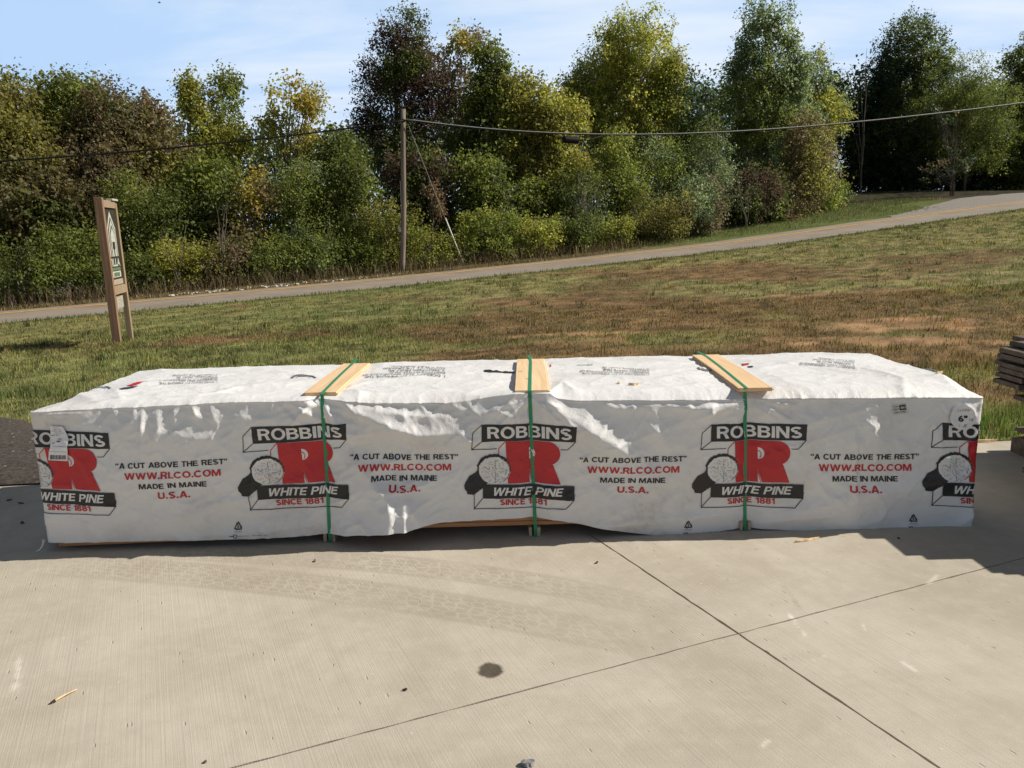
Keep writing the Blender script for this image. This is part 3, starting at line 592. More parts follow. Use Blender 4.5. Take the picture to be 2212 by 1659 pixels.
# protecting boards on the top
m_board = woodmat('planed_pine', (.70, .47, .26), (.82, .60, .37), 1, 1.0)
m_board2 = woodmat('knotty_planed_pine', (.72, .50, .28), (.84, .64, .41), 1, 1.2)
BRD = [((654, 856.7), (731.5, 852), (742, 784), (801, 781), m_board), ((1114, 845.7), (1187, 846), (1116, 775), (1178.5, 772), m_board2), ((1599, 837), (1668, 833), (1497, 765.5), (1553, 762), m_board)]
BT = []
for fl, fr, bl, br_, m_ in BRD:
    a, b_, c_, d_ = [topl(*q, .785) for q in (fl, fr, bl, br_)]
    w_ = .5*(np.linalg.norm(b_-a)+np.linalg.norm(d_-c_)); w_ = min(max(w_, .15), .19)
    A = (a+b_)/2; B = (c_+d_)/2; A[1] = max(A[1], -.012); ax = B-A; L = min(np.linalg.norm(ax), 1.17); ax /= np.linalg.norm(ax); nx = np.array([ax[1], -ax[0]])
    zf = float(max(top_z(A[0]+q*.07, .09) for q in (-1, 0, 1)))-.001; zk = float(max(top_z((A+ax*L)[0]+q*.07, 1.05) for q in (-1, 0, 1)))
    zm = float(np.max(top_z(A[0]+ax[0]*np.linspace(.1, L-.05, 12), A[1]+ax[1]*np.linspace(.1, L-.05, 12))))-.004
    zf = max(zf, zm-.012); zk = max(zk, zm-.012)
    T = Matrix(((nx[0], ax[0], 0, A[0]), (nx[1], ax[1], 0, A[1]), (0, (zk-zf)/L, 1, zf), (0, 0, 0, 1)))
    th = .019; mb = MB(); n = 10
    prof = [(-w_/2, 0), (w_/2-.008, 0), (w_/2-.008, .006), (w_/2, .006), (w_/2, .0125), (w_/2-.008, .0125), (w_/2-.008, th-.0012), (w_/2-.0095, th), (-w_/2+.0015, th), (-w_/2, th-.0015), (-w_/2, .0125), (-w_/2+.008, .0125), (-w_/2+.008, .0065), (-w_/2, .0065)]
    V_ = []
    for k in range(n+1):
        y = L*k/n; bow = .003*math.sin(math.pi*k/n)
        V_ += [(u, y, v+bow) for u, v in prof]
    np_ = len(prof); F_ = [(k*np_+j, k*np_+(j+1) % np_, (k+1)*np_+(j+1) % np_, (k+1)*np_+j) for k in range(n) for j in range(np_)]
    tris = tessellate_polygon([[Vector((u, v, 0)) for u, v in prof]])
    F_ += [tuple(t_) for t_ in tris] + [tuple(n*np_+q for q in t_) for t_ in tris]
    mb.add([tuple(T @ Vector(q)) for q in V_], F_)
    bo = mb.build('top_board', m_, pack); bm = bmesh.new(); bm.from_mesh(bo.data); bmesh.ops.recalc_face_normals(bm, faces=bm.faces); bm.to_mesh(bo.data); bm.free()
    BT.append((A, ax, L, T, th))
# green straps
m_strap, nt, p, o = newmat('green_poly_strap')
t = nd(nt, 'ShaderNodeTexCoord'); wv = nd(nt, 'ShaderNodeTexWave', bands_direction='DIAGONAL', i={'Vector': t.outputs['Object'], 'Scale': 160.})
nt.links.new(mixc(nt, wv.outputs[0], (.012, .215, .095), (.018, .28, .125)), p.inputs['Base Color']); p.inputs['Roughness'].default_value = .32
b = nd(nt, 'ShaderNodeBump', i={'Height': wv.outputs[0], 'Strength': .25, 'Distance': .001}); nt.links.new(b.outputs[0], p.inputs['Normal'])
TOPS = [((693, 853), (756, 784)), ((1144, 847), (1146, 773.5)), ((1621, 836), (1528, 764))]
for (a, b_), (tf, tb), (A, ax, L, T, th) in zip(STR, TOPS, BT):
    p0 = topl(*tf, .80); p1 = topl(*tb, .80); Ti = T.inverted()
    def onb(q, dz=.0015):
        l = Ti @ Vector((q[0], q[1], 0)); y = min(max(l.y, 0), L); k = math.sin(math.pi*y/L)*.003
        return T @ Vector((l.x, y, th+k+dz))
    pts = [(xx, yy, zz) for xx, yy, zz in [onb(p1+(p0-p1)*q) for q in np.linspace(0, 1, 14)]]
    f3 = onb(p0); x_e, y_e = f3[0], f3[1]
    front = []
    ztop = f3[2]
    for q in np.linspace(0, 1, 44):
        z = ztop-.004 + (b_[1]-.004-(ztop-.004))*q; x = x_e + (b_[0]-x_e)*q
        yy = -float(front_h(x, min(z, float(crz(x))))) if z > hemz(x)-.001 else .0
        front.append([x, yy, z])
    fy = np.array([f[1] for f in front]); # taut: lower convex envelope smoothing
    fy = np.minimum(fy, np.convolve(np.pad(fy, 3, mode='edge'), np.ones(7)/7, 'valid'))-.004
    fy[0] = min(fy[0], -.014)
    for f, yv in zip(front, fy): f[1] = yv
    back = [(x_e+(p1-p0)[0], DEP+.035, .70), (b_[0]+(p1-p0)[0], DEP+.035, .03)]
    path = [back[1], back[0]] + [(pts[0][0], DEP+.02, pts[0][2])] + pts + [tuple(f) for f in front] + [(b_[0], .02, .006), (b_[0], 1.16, .006)]
    mb = MB(); Vs = []; hw = .0090
    for k, q in enumerate(path):
        sd = np.array([1., 0, 0])
        if 3 <= k < 3+len(pts): sd = np.array([-(ax[1]*-1), -ax[0], 0]); sd = np.array([ax[1], -ax[0], 0])
        if k >= 3+len(pts): sd = np.array([1., .0, .04])
        nrm = np.array([0, -.0008, 0]) if k >= 3+len(pts) else np.array([0, 0, .0008])
        Vs += [np.array(q)-sd*hw, np.array(q)+sd*hw, np.array(q)+sd*hw-nrm, np.array(q)-sd*hw-nrm]
    Fs = [(k*4+j, k*4+(j+1) % 4, (k+1)*4+(j+1) % 4, (k+1)*4+j) for k in range(len(path)-1) for j in range(4)]
    mb.add(Vs, Fs); so2_ = mb.build('strap', m_strap, pack)
    bm = bmesh.new(); bm.from_mesh(so2_.data); bmesh.ops.recalc_face_normals(bm, faces=bm.faces); bm.to_mesh(so2_.data); bm.free()

# ------------------------------------------------------------------ printing on the wrap
def ink(name, c, r=.4):
    m, nt, p, o = newmat(name); t = nd(nt, 'ShaderNodeTexCoord'); n = nd(nt, 'ShaderNodeTexNoise', i={'Vector': t.outputs['Object'], 'Scale': 18., 'Detail': 6.0, 'Roughness': .7})
    n2 = nd(nt, 'ShaderNodeTexNoise', i={'Vector': t.outputs['Object'], 'Scale': 4., 'Detail': 3.0})
    cc = mixc(nt, mth(nt, 'MULTIPLY', ramp(nt, n.outputs[0], .60, .78), .45), c, tuple(min(.7, v*1.5+.12) for v in c))
    nt.links.new(cc, p.inputs['Base Color']); p.inputs['Roughness'].default_value = r; p.inputs['Specular IOR Level'].default_value = .45
    b = nd(nt, 'ShaderNodeBump', i={'Height': mth(nt, 'ADD', n.outputs[0], n2.outputs[0]), 'Strength': .35, 'Distance': .008}); nt.links.new(b.outputs[0], p.inputs['Normal']); return m
m_blk = ink('black_ink', (.018, .018, .020)); m_red = ink('red_ink', (.52, .022, .030)); m_gry = ink('faded_black_ink', (.12, .12, .12), .5)
PM = [m_blk, m_red, m_tarp, m_gry]
_tc = {}
def text_tris(s, off=.0, shear=0.):
    k = (s, off, shear)
    if k not in _tc:
        cu_ = bpy.data.curves.new('t', 'FONT'); cu_.body = s; cu_.offset = off; cu_.shear = shear; cu_.resolution_u = 3; cu_.space_character = 1.0 + off*1.6
        ob = bpy.data.objects.new('t', cu_); COL.objects.link(ob); dg = bpy.context.evaluated_depsgraph_get(); dg.update()
        m = ob.evaluated_get(dg).to_mesh(); v = np.array([q.co[:2] for q in m.vertices]); f = [tuple(p_.vertices) for p_ in m.polygons]
        ob.evaluated_get(dg).to_mesh_clear(); bpy.data.objects.remove(ob); bpy.data.curves.remove(cu_)
        v -= v.min(0); v /= v.max(0); _tc[k] = (v, f)
    return _tc[k]
def _ell(cx, cy, rx, ry, a0, a1, n=14): return [(cx+rx*math.cos(t), cy+ry*math.sin(t)) for t in np.linspace(math.radians(a0), math.radians(a1), n)]
def _stroke(P, w):
    A = Art(); A.line(P, w, 0); v, f, _, _ = A.p[0]; return v, f
GLY = {
 'A': (.85, [[(0, 0), (.31, 1), (.54, 1), (.85, 0), (.63, 0), (.575, .19), (.275, .19), (.22, 0)], [(.33, .36), (.52, .36), (.425, .70)]]),
 'B': (.77, [[(0, 0), (0, 1)]+_ell(.45, .745, .27, .255, 90, -70)+_ell(.47, .275, .30, .275, 80, -90), [(.21, .61), (.21, .83)]+_ell(.42, .72, .10, .11, 90, -90), [(.21, .17), (.21, .44)]+_ell(.44, .305, .12, .135, 90, -90)]),
 'C': (.88, [_ell(.46, .5, .46, .52, 38, 322, 30)+_ell(.46, .5, .25, .33, 318, 42, 26)]),
 'D': (.82, [[(0, 0), (0, 1)]+_ell(.36, .5, .46, .5, 90, -90, 22), [(.21, .18), (.21, .82)]+_ell(.34, .5, .27, .32, 90, -90, 18)]),
 'E': (.68, [[(0, 0), (0, 1), (.66, 1), (.66, .82), (.21, .82), (.21, .60), (.62, .60), (.62, .42), (.21, .42), (.21, .18), (.68, .18), (.68, 0)]]),
 'H': (.80, [[(0, 0), (0, 1), (.21, 1), (.21, .61), (.59, .61), (.59, 1), (.80, 1), (.80, 0), (.59, 0), (.59, .42), (.21, .42), (.21, 0)]]),
 'I': (.21, [[(0, 0), (0, 1), (.21, 1), (.21, 0)]]), 'L': (.62, [[(0, 0), (0, 1), (.21, 1), (.21, .19), (.62, .19), (.62, 0)]]),
 'M': (1.0, [[(0, 0), (0, 1), (.28, 1), (.5, .36), (.72, 1), (1, 1), (1, 0), (.80, 0), (.80, .68), (.59, 0), (.41, 0), (.20, .68), (.20, 0)]]),
 'N': (.83, [[(0, 0), (0, 1), (.22, 1), (.63, .36), (.63, 1), (.83, 1), (.83, 0), (.61, 0), (.20, .64), (.20, 0)]]),
 'O': (.94, [_ell(.47, .5, .47, .52, 0, 350, 30), _ell(.47, .5, .26, .33, 0, 348, 24)]),
 'P': (.74, [[(0, 0), (0, 1)]+_ell(.42, .69, .32, .31, 90, -90, 16)+[(.21, .38), (.21, 0)], [(.21, .55), (.21, .83)]+_ell(.40, .69, .13, .14, 90, -90, 10)]),
 'R': (.80, [[(0, 0), (0, 1)]+_ell(.46, .71, .31, .29, 90, -62, 16)+[(.80, 0), (.56, 0), (.41, .38), (.21, .38), (.21, 0)], [(.21, .56), (.21, .82)]+_ell(.43, .69, .13, .13, 90, -90, 10)]),
 'S': (.76, 'S'), 'T': (.72, [[(0, 1), (.72, 1), (.72, .81), (.465, .81), (.465, 0), (.255, 0), (.255, .81), (0, .81)]]),
 'U': (.80, [[(0, 1), (.21, 1)]+[(.21, .42)]+_ell(.40, .38, .19, .20, 180, 360, 14)+[(.59, 1), (.80, 1), (.80, .38)]+_ell(.40, .38, .40, .40, 0, -180, 22)]),
 'V': (.82, [[(0, 1), (.22, 1), (.41, .30), (.60, 1), (.82, 1), (.53, 0), (.29, 0)]]),
 'W': (1.22, [[(0, 1), (.21, 1), (.345, .36), (.51, 1), (.71, 1), (.875, .36), (1.01, 1), (1.22, 1), (.98, 0), (.77, 0), (.61, .62), (.45, 0), (.24, 0)]]),
 '1': (.46, [[(.24, 0), (.24, .68), (.0, .68), (.0, .82), (.14, .85), (.26, .93), (.30, 1), (.46, 1), (.46, 0)]]),
 '8': (.74, [_ell(.37, .27, .37, .29, 210, 390, 22)[0:0]+_ell(.37, .75, .33, .27, -35, 215, 22)+_ell(.37, .28, .37, .30, 140, 400, 24), _ell(.37, .745, .13, .115, 0, 340, 14), _ell(.37, .285, .16, .14, 0, 340, 14)]),
 '.': (.22, [[(0, 0), (0, .22), (.22, .22), (.22, 0)]]),
 '\u201c': (.46, [[(.02, .66), (.0, .84), (.10, 1.0), (.19, 1.0), (.14, .86), (.20, .84), (.20, .66)], [(.28, .66), (.26, .84), (.36, 1.0), (.45, 1.0), (.40, .86), (.46, .84), (.46, .66)]]),
 '\u201d': (.46, [[(.18, 1.0), (.20, .82), (.10, .66), (.01, .66), (.06, .80), (0, .82), (0, 1.0)], [(.44, 1.0), (.46, .82), (.36, .66), (.27, .66), (.32, .80), (.26, .82), (.26, 1.0)]]),
}
def heavy_tris(t, shear=0.):
    k = ('heavy', t, shear)
    if k in _tc: return _tc[k]
    V, F, x, b = [], [], 0., 0
    for ch in t:
        if ch == ' ': x += .40; continue
        wd, cs = GLY[ch]
        if cs == 'S':
            P = _ell(.38, .735, .27, .17, 25, 270, 16)+_ell(.38, .265, .28, .175, 90, -155, 16); v, f = _stroke(P, .185); V += [(x+a, c) for a, c in v]; F += [tuple(b+i for i in q) for q in f]; b += len(v)
        elif ch in '\u201c\u201d':
            for c_ in cs: f = tessellate_polygon([[Vector((a, d, 0)) for a, d in c_]]); V += [(x+a, d) for a, d in c_]; F += [tuple(b+i for i in q) for q in f]; b += len(c_)
        else:
            f = tessellate_polygon([[Vector((a, d, 0)) for a, d in c_] for c_ in cs]); v = [q for c_ in cs for q in c_]; V += [(x+a, d) for a, d in v]; F += [tuple(b+i for i in q) for q in f]; b += len(v)
        x += wd+.075
    V = np.array(V); V[:, 0] += shear*V[:, 1]; V -= V.min(0); V /= V.max(0); _tc[k] = (V, F); return _tc[k]
class Art:
    """flat artwork in pixel-like units: list of (verts2d, faces, ink, layer)"""
    def __init__(s): s.p = []
    def text(s, t, x0, y0, x1, y1, mi, lay=1, off=.035, shear=0., flip=False):
        v, f = heavy_tris(t, shear) if off >= .02 and all(c_ == ' ' or c_ in GLY for c_ in t) else text_tris(t, off, shear)
        q = np.stack([x0+v[:, 0]*(x1-x0), y1-v[:, 1]*(y1-y0)], 1) if not flip else np.stack([x1-v[:, 0]*(x1-x0), y0+v[:, 1]*(y1-y0)], 1)
        s.p.append((q, f, mi, lay))
    def poly(s, P, mi, lay=0):
        P = [tuple(map(float, q)) for q in P]; tr = tessellate_polygon([[Vector((a, b, 0)) for a, b in P]]); s.p.append((np.array(P), [tuple(t_) for t_ in tr], mi, lay))
    def line(s, P, wd, mi, lay=0, closed=False):
        P = [np.array(q, float) for q in P]; n = len(P)
        if closed: P = P+[P[0]]
        L = []; R = []
        for k in range(len(P)):
            a = P[k]-P[k-1] if k > 0 else (P[k]-P[-2] if closed else P[1]-P[0]); b = P[k+1]-P[k] if k < len(P)-1 else (P[1]-P[0] if closed else P[k]-P[k-1])
            a = a/(np.linalg.norm(a)+1e-9); b = b/(np.linalg.norm(b)+1e-9); m = a+b; m = m/(np.linalg.norm(m)+1e-9); nn = np.array([-m[1], m[0]]); cs = max(.35, m.dot(a))
            L.append(P[k]+nn*wd/2/cs); R.append(P[k]-nn*wd/2/cs)
        V = np.array(L+R); k = len(P); s.p.append((V, [(i, i+1, k+i+1, k+i) for i in range(k-1)], mi, lay))
    def xf(s, fn):
        r = Art(); r.p = [(np.array([fn(a, b) for a, b in v]), f, mi, l) for v, f, mi, l in s.p]; return r
def put(art, name, parent, mats, surf='front', step=.0095, clip=True, eps=.0024, lift=.0007):
    """lay the artwork (already in local sheet coordinates) on the wrap surface"""
    Vs, Fs, Ms = [], [], []; base = 0
    for v, f, mi, lay in art.p:
        bm = bmesh.new(); vs = [bm.verts.new((a, b, 0)) for a, b in v]
        for q in f:
            try: bm.faces.new([vs[i] for i in q])
            except ValueError: pass
        if clip and surf == 'front':
            for cx_, nn in ((XL+.006, -1), (XR-.008, 1)):
                bmesh.ops.bisect_plane(bm, geom=bm.verts[:]+bm.edges[:]+bm.faces[:], plane_co=(cx_, 0, 0), plane_no=(nn, 0, 0), clear_outer=True)
        if not bm.verts: bm.free(); continue
        lo = np.min([q.co[:2] for q in bm.verts], 0); hi = np.max([q.co[:2] for q in bm.verts], 0)
        for ax_ in (0, 1):
            g = math.floor(lo[ax_]/step)*step+step
            while g < hi[ax_]:
                co = [0, 0, 0]; no = [0, 0, 0]; co[ax_] = g; no[ax_] = 1
                bmesh.ops.bisect_plane(bm, geom=bm.verts[:]+bm.edges[:]+bm.faces[:], plane_co=co, plane_no=no); g += step
        bm.verts.index_update(); P = np.array([q.co[:2] for q in bm.verts]); e = eps+lift*lay
        if surf == 'front': h = front_h(P[:, 0], P[:, 1]); W = np.stack([P[:, 0], -h-e, P[:, 1]], 1)
        else: W = np.stack([P[:, 0], P[:, 1], top_z(P[:, 0], np.maximum(P[:, 1], .055))+e+.001], 1)
        Vs.append(W); Fs += [tuple(base+q.index for q in fc.verts) for fc in bm.faces]; Ms += [mi]*len(bm.faces); base += len(W); bm.free()
    if not Vs: return None
    W = np.concatenate(Vs); me = bpy.data.meshes.new(name); me.from_pydata([tuple(q) for q in W], [], Fs); me.polygons.foreach_set('material_index', Ms)
    me.polygons.foreach_set('use_smooth', [True]*len(Fs)); me.update()
    d = .004
    if surf == 'front':
        hx = (front_h(W[:, 0]+d, W[:, 2])-front_h(W[:, 0]-d, W[:, 2]))/(2*d); hz_ = (front_h(W[:, 0], W[:, 2]+d)-front_h(W[:, 0], W[:, 2]-d))/(2*d); N = np.stack([-hx, -np.ones(len(W)), -hz_], 1)
    else:
        yy = np.maximum(W[:, 1], .06); zx = (top_z(W[:, 0]+d, yy)-top_z(W[:, 0]-d, yy))/(2*d); zy = (top_z(W[:, 0], yy+d)-top_z(W[:, 0], yy-d))/(2*d); N = np.stack([-zx, -zy, np.ones(len(W))], 1)
    N /= np.linalg.norm(N, axis=1)[:, None]
    # faces must look outwards
    bm = bmesh.new(); bm.from_mesh(me)
    for fc in bm.faces:
        fc.normal_update()
        if fc.normal.dot(Vector(N[fc.verts[0].index])) < 0: fc.normal_flip()
    bm.to_mesh(me); bm.free()
    me.normals_split_custom_set_from_vertices([tuple(q) for q in N])
    return link(name, me, mats, parent)

def jag(P, amp, sub, closed=True):
    out = []
    for a, b in zip(P, P[1:]+(P[:1] if closed else [])):
        a = np.array(a, float); b = np.array(b, float); k = max(1, int(np.linalg.norm(b-a)/sub)); nn = np.array([-(b-a)[1], (b-a)[0]])/(np.linalg.norm(b-a)+1e-9)
        for j in range(k): out.append(a+(b-a)*j/k + nn*random.uniform(-amp, amp))
    return out
def make_logo():
    random.seed(3); A = Art(); LW = 4.2
    A.poly([(300, 487), (880, 487), (874, 585), (298, 592)], 0)
    A.line([(302, 488), (245, 541), (236, 640), (390, 634)], LW, 0); A.line([(298, 591), (236, 640)], LW, 0); A.line([(872, 584), (824, 636), (783, 637)], LW, 0)
    A.text('ROBBINS', 334, 500, 850, 573, 2, 1, .055)
    arc = [(705+74*math.cos(t), 661-70*math.sin(t)) for t in np.linspace(math.pi/2, -math.pi*.40, 16)]
    A.poly([(445, 592), (700, 591)]+arc+[(735, 732), (778, 845), (613, 842), (588, 765), (590, 843), (455, 845)], 1, 0)
    ca = [(590+37*math.cos(t), 667-35*math.sin(t)) for t in np.linspace(math.pi/2, -math.pi/2, 14)]
    A.poly([(590, 632)]+ca+[(590, 702)], 2, 1)
    A.line([(591, 650), (602, 658), (608, 670), (606, 684), (600, 694)], 5, 1, 2)
    A.line([(589, 778), (596, 806), (606, 842)], 3.5, 1, 1)
    A.line([(445, 592), (402, 635), (402, 668)], 4.5, 1)
    ring = [(370+104*math.cos(t), 757+92*math.sin(t)) for t in np.linspace(.15, -math.pi*1.02, 40)]
    A.poly(jag(ring+[(262, 775), (215, 800), (188, 850), (190, 872), (203, 901), (240, 908), (302, 862), (330, 842), (470, 775)], 3.5, 9), 0, 1)
    disc = [(373+(97+random.uniform(-3.5, 2))*math.cos(t), 764+(83+random.uniform(-3.5, 2))*math.sin(t)) for t in np.linspace(0, 2*math.pi, 90)[:-1]]
    A.poly(disc, 2, 2)
    A.line([(373+93*math.cos(t), 764+79*math.sin(t)) for t in np.linspace(-1.1, 1.0, 20)], 3, 0, 3)
    for r in (.90, .80, .70, .60, .50, .40, .31, .22, .13, .06):
        t = random.uniform(0, 1)
        while t < 2*math.pi:
            dl = random.uniform(.06, .24)/max(r, .25); A.line([(373+5+88*r*math.cos(q), 764+6+76*r*math.sin(q)) for q in np.linspace(t, min(t+dl, 6.28), 4)], 1.5, 0, 3); t += dl+random.uniform(.10, .40)/max(r, .3)
    for P in ([(377, 700), (379, 755)], [(378, 775), (376, 835), (382, 838)], [(395, 772), (432, 772)], [(312, 740), (335, 760), (345, 748)], [(440, 790), (452, 760)]): A.line(P, 2.2, 0, 3)
    A.poly([(300, 848), (862, 855), (858, 940), (298, 932)], 0, 4)
    A.text('WHITE PINE', 368, 867, 796, 916, 2, 5, .02, .25)
    A.line([(300, 866), (262, 892), (246, 905), (243, 994), (298, 931)], LW, 0, 2); A.line([(243, 994), (805, 994), (858, 938), (861, 900)], LW, 0, 2)
    A.text('SINCE 1881', 403, 939, 690, 975, 1, 1, .045)
    return A
LOGO = make_logo()
def aff(src, dst):
    S = np.array([[a, b, 1] for a, b in src]); D = np.array(dst, float); X = np.linalg.lstsq(S, D, rcond=None)[0]; return lambda x, y: np.array([x, y, 1.])@X
def c1(x, y): return x/2.880, 740.6+y/2.880
def c2(x, y): return 658.3+x/2.880, 740.6+y/2.880
def c3(x, y): return 1426.4+x/2.8157, 740.6+y/2.8157
def tofront(fn): return lambda x, y: face(*fn(x, y))
L_ = [
 (aff([(874, 487), (445, 592), (778, 845), (850, 540), (795, 893), (403, 957), (690, 957), (862, 855)], [c1(*q) for q in ((692, 548), (300, 640), (645, 907), (662, 612), (678, 950), (290, 1020), (592, 1020), (728, 925))])),
 (aff([(300, 487), (880, 487), (298, 592), (862, 855), (298, 932), (858, 940), (403, 957)], [c1(*q) for q in ((1578, 512), (2160, 497), (1578, 618), (2178, 866), (1612, 968), (2178, 950), (1730, 990))])),
 (aff([(300, 487), (880, 487), (298, 592), (862, 855), (298, 932), (858, 940)], [c2(*q) for q in ((1098, 498), (1685, 500), (1102, 603), (1672, 882), (1110, 955), (1672, 967))])),
 (lambda x, y: c3(x, y)),
 (aff([(300, 487), (298, 592), (300, 848), (298, 932), (236, 640), (243, 994), (373, 765)], [c3(*q) for q in ((1690, 475), (1702, 580), (1703, 845), (1700, 920), (1640, 633), (1620, 968), (1780, 758))]))]
for fn in L_: put(LOGO.xf(tofront(fn)), 'printed_logo', wrap, PM)
SL = Art()
SL.text('\u201cA CUT ABOVE THE REST\u201d', 897, 662, 1550, 697, 0, 0, .022); SL.text('WWW.RLCO.COM', 947, 725, 1507, 768, 1, 0, .030)
SL.text('MADE IN MAINE', 1027, 797, 1422, 830, 0, 0, .022); SL.text('U.S.A.', 1133, 854, 1320, 896, 1, 0, .045)
for fn in (aff([(897, 697), (1550, 697), (1133, 896), (1320, 896), (1227, 662)], [c1(*q) for q in ((737, 772), (1428, 742), (1003, 957), (1198, 949), (1090, 722))]),
           aff([(897, 697), (1550, 697), (1133, 896), (1320, 896), (1227, 662)], [c2(*q) for q in ((290, 715), (957, 714), (535, 907), (722, 905), (625, 679))]),
           aff([(897, 697), (1550, 697), (1133, 896), (1320, 896), (1227, 662)], [(1250, 993.5), (1480, 992.5), (1331.5, 1061), (1397, 1060), (1365, 981)]), c3):
    put(SL.xf(tofront(fn)), 'printed_slogan', wrap, PM)
# recycling triangle with small print below, per sheet repeat
RC = Art()
tri = [(0, -9), (8.2, 6), (-8.2, 6)]
for k in range(3):
    a = np.array(tri[k]); b = np.array(tri[(k+1) % 3]); RC.line([a+(b-a)*.16, a+(b-a)*.74], 2.3, 0)
    e = a+(b-a)*.93; s_ = a+(b-a)*.70; nn = np.array([-(b-a)[1], (b-a)[0]]); nn = nn/np.linalg.norm(nn)*3.1; RC.poly([s_+nn, e, s_-nn], 0)
    RC.line([a+(b-a)*-.02, a+(b-a)*.16], 2.3, 0)
RC.text('5', -2, -2.5, 2, 4, 0, 0, .03); RC.text('RECYCLABLE', -8, 10, 8, 12.4, 3, 0, .0)
RC.line([(-19, 21), (-8, 21)], 1.4, 0); RC.line([(-10, 18), (-2, 18), (-2.5, 22.5), (-6, 25.5), (-9.5, 22.5)], 1.3, 0, closed=True); RC.text('PRINTED ON WOVEN POLY', -1, 19.8, 24, 22, 3, 0, .0); RC.text('FOR LUMBER UNITS', 30, 19.6, 64, 21.6, 3, 0, .0)
for px, py, a in ((517, 1133.5, -.02), (1484, 1129, -.05), (1969, 1117, .0)):
    fn = lambda x, y, px=px, py=py, a=a: face(px+x*math.cos(a)-y*math.sin(a), py+x*math.sin(a)+y*math.cos(a))
    put(RC.xf(fn), 'recycling_mark', wrap, PM)
# paper stickers
m_paper = plain('white_sticker_paper', (.80, .80, .82), .5, .04, 30.); m_card = plain('grey_tag_paper', (.62, .60, .56), .6, .08, 30.)
SM = [m_blk, m_red, m_paper, m_gry, m_card]
ST = Art()
ST.poly([(325, 512), (405, 514), (424, 548), (448, 590), (440, 725), (318, 720), (322, 670), (332, 640), (328, 570)], 2, 6)
for y, x0, x1 in ((520, 345, 380), (531, 340, 395), (541, 335, 400), (552, 352, 412)): ST.text('LUMBER CO. STOCK', x0, y, x1, y+5, 3, 7, .0)
ST.text('# 811', 345, 563, 385, 571, 3, 7, .02); ST.line([(330, 569), (345, 570)], 3, 3, 7); ST.text('1x4', 378, 584, 400, 594, 3, 7, .02); ST.text('WP', 372, 599, 398, 609, 0, 7, .04); ST.line([(346, 614), (362, 614)], 3.5, 3, 7)
ST.line([(345, 632), (440, 634)], 1.6, 3, 7); ST.line([(322, 665), (440, 668)], 1.6, 3, 7)
random.seed(5); x = 331
while x < 430:
    wd = random.choice((1.5, 2.5, 4)); ST.poly([(x, 688), (x+wd, 688.3), (x+wd, 715), (x, 714.7)], 0, 7); x += wd+random.choice((1.5, 2, 3))
put(ST.xf(tofront(c1)), 'sticker', wrap, SM, step=.006, lift=.0013)['label'] = 'creased white barcode sticker'
RS = Art(); RS.poly([(1820+79*math.cos(t), 442+80*math.sin(t)) for t in np.linspace(0, 2*math.pi, 48)[:-1]], 2, 7)
RS.text('6"', 1793, 433, 1845, 472, 0, 8, .045); RS.text("1 x 4 RW", 1785, 392, 1855, 409, 3, 8, -.004, .15); RS.text("16'", 1856, 447, 1886, 466, 3, 8, -.004, .2); RS.text("1 - 58", 1796, 486, 1842, 506, 3, 8, -.006, .2)
put(RS.xf(tofront(c3)), 'sticker', wrap, SM, step=.006, lift=.0013)['label'] = 'round white sticker reading 6 inches'
TG = Art(); ca_, sa_ = math.cos(-.12), math.sin(-.12)
TG.poly([(-44, -30), (44, -30), (44, 30), (-44, 30)], 4, 1); TG.poly([(-2, -24), (38, -24), (38, 6), (-2, 6)], 0, 2); TG.text('4841', 4, -16, 34, -1, 4, 3, .03)
TG.text('PQA', -36, -22, -6, -12, 0, 2, .03); TG.text('KILN', -36, -7, -6, 3, 0, 2, .02); TG.text('GRA 345481', -36, 11, 30, 21, 0, 2, .01)
put(TG.xf(lambda x, y: face(*c3(1439+x*ca_-y*sa_, 396+x*sa_+y*ca_))), 'grade_tag', wrap, SM)
# printing on the top (reads from the other side)
TX = ['1. DOES MUCH TO IMPROVE THE', 'DURABILITY AND APPEARANCE OF', 'EASTERN WHITE PINE.', '2. MATERIAL MUST BE', 'STORED OFF THE GROUND', 'ON A FLAT SURFACE.']
def toptext(px, py, wpx, slope=0., lines=TX, hpx=3.2, gap=4.6, seed=1):
    A = Art(); random.seed(seed)
    for k, s_ in enumerate(lines):
        wl = wpx*len(s_)/28; y = py-gap*k; A.text(s_, px-wl, y-hpx, px, y, 3, 0, .0, 0, True)
    put(A.xf(lambda x, y: topl(x, y+slope*(x-px), .765)), 'printed_text', wrap, PM, 'top', .02)
toptext(962, 820, 180, .02); toptext(1402, 815, 150, .03, TX[:4]); toptext(1846, 801, 120, .06, TX[1:]); toptext(470, 829, 130, -.01, TX[:5]); toptext(1240+40, 793, 50, 0, TX[2:3])
def saw(px, py, r, t0, t1, ry=.22):
    A = Art(); P = []
    for t in np.arange(t0, t1, .20):
        for rr, dt in ((1, 0), (.80, .03), (.80, .10)): P.append((px+r*rr*math.cos(t+dt), py+r*ry*rr*math.sin(t+dt)))
    A.line(P, 1.1, 3); A.line([(px+r*.55*math.cos(t), py+r*ry*.55*math.sin(t)) for t in np.linspace(t0, t1, 16)], 1.0, 3)
    put(A.xf(lambda x, y: topl(x, y, .765)), 'printed_saw_blade', wrap, PM, 'top', .02)
saw(212, 834, 28, 2.6, 6.6); saw(656, 817, 28, 2.9, 6.4); saw(1530, 797, 24, .6, 3.4); saw(2000, 786, 26, 3.0, 6.3)
random.seed(9)
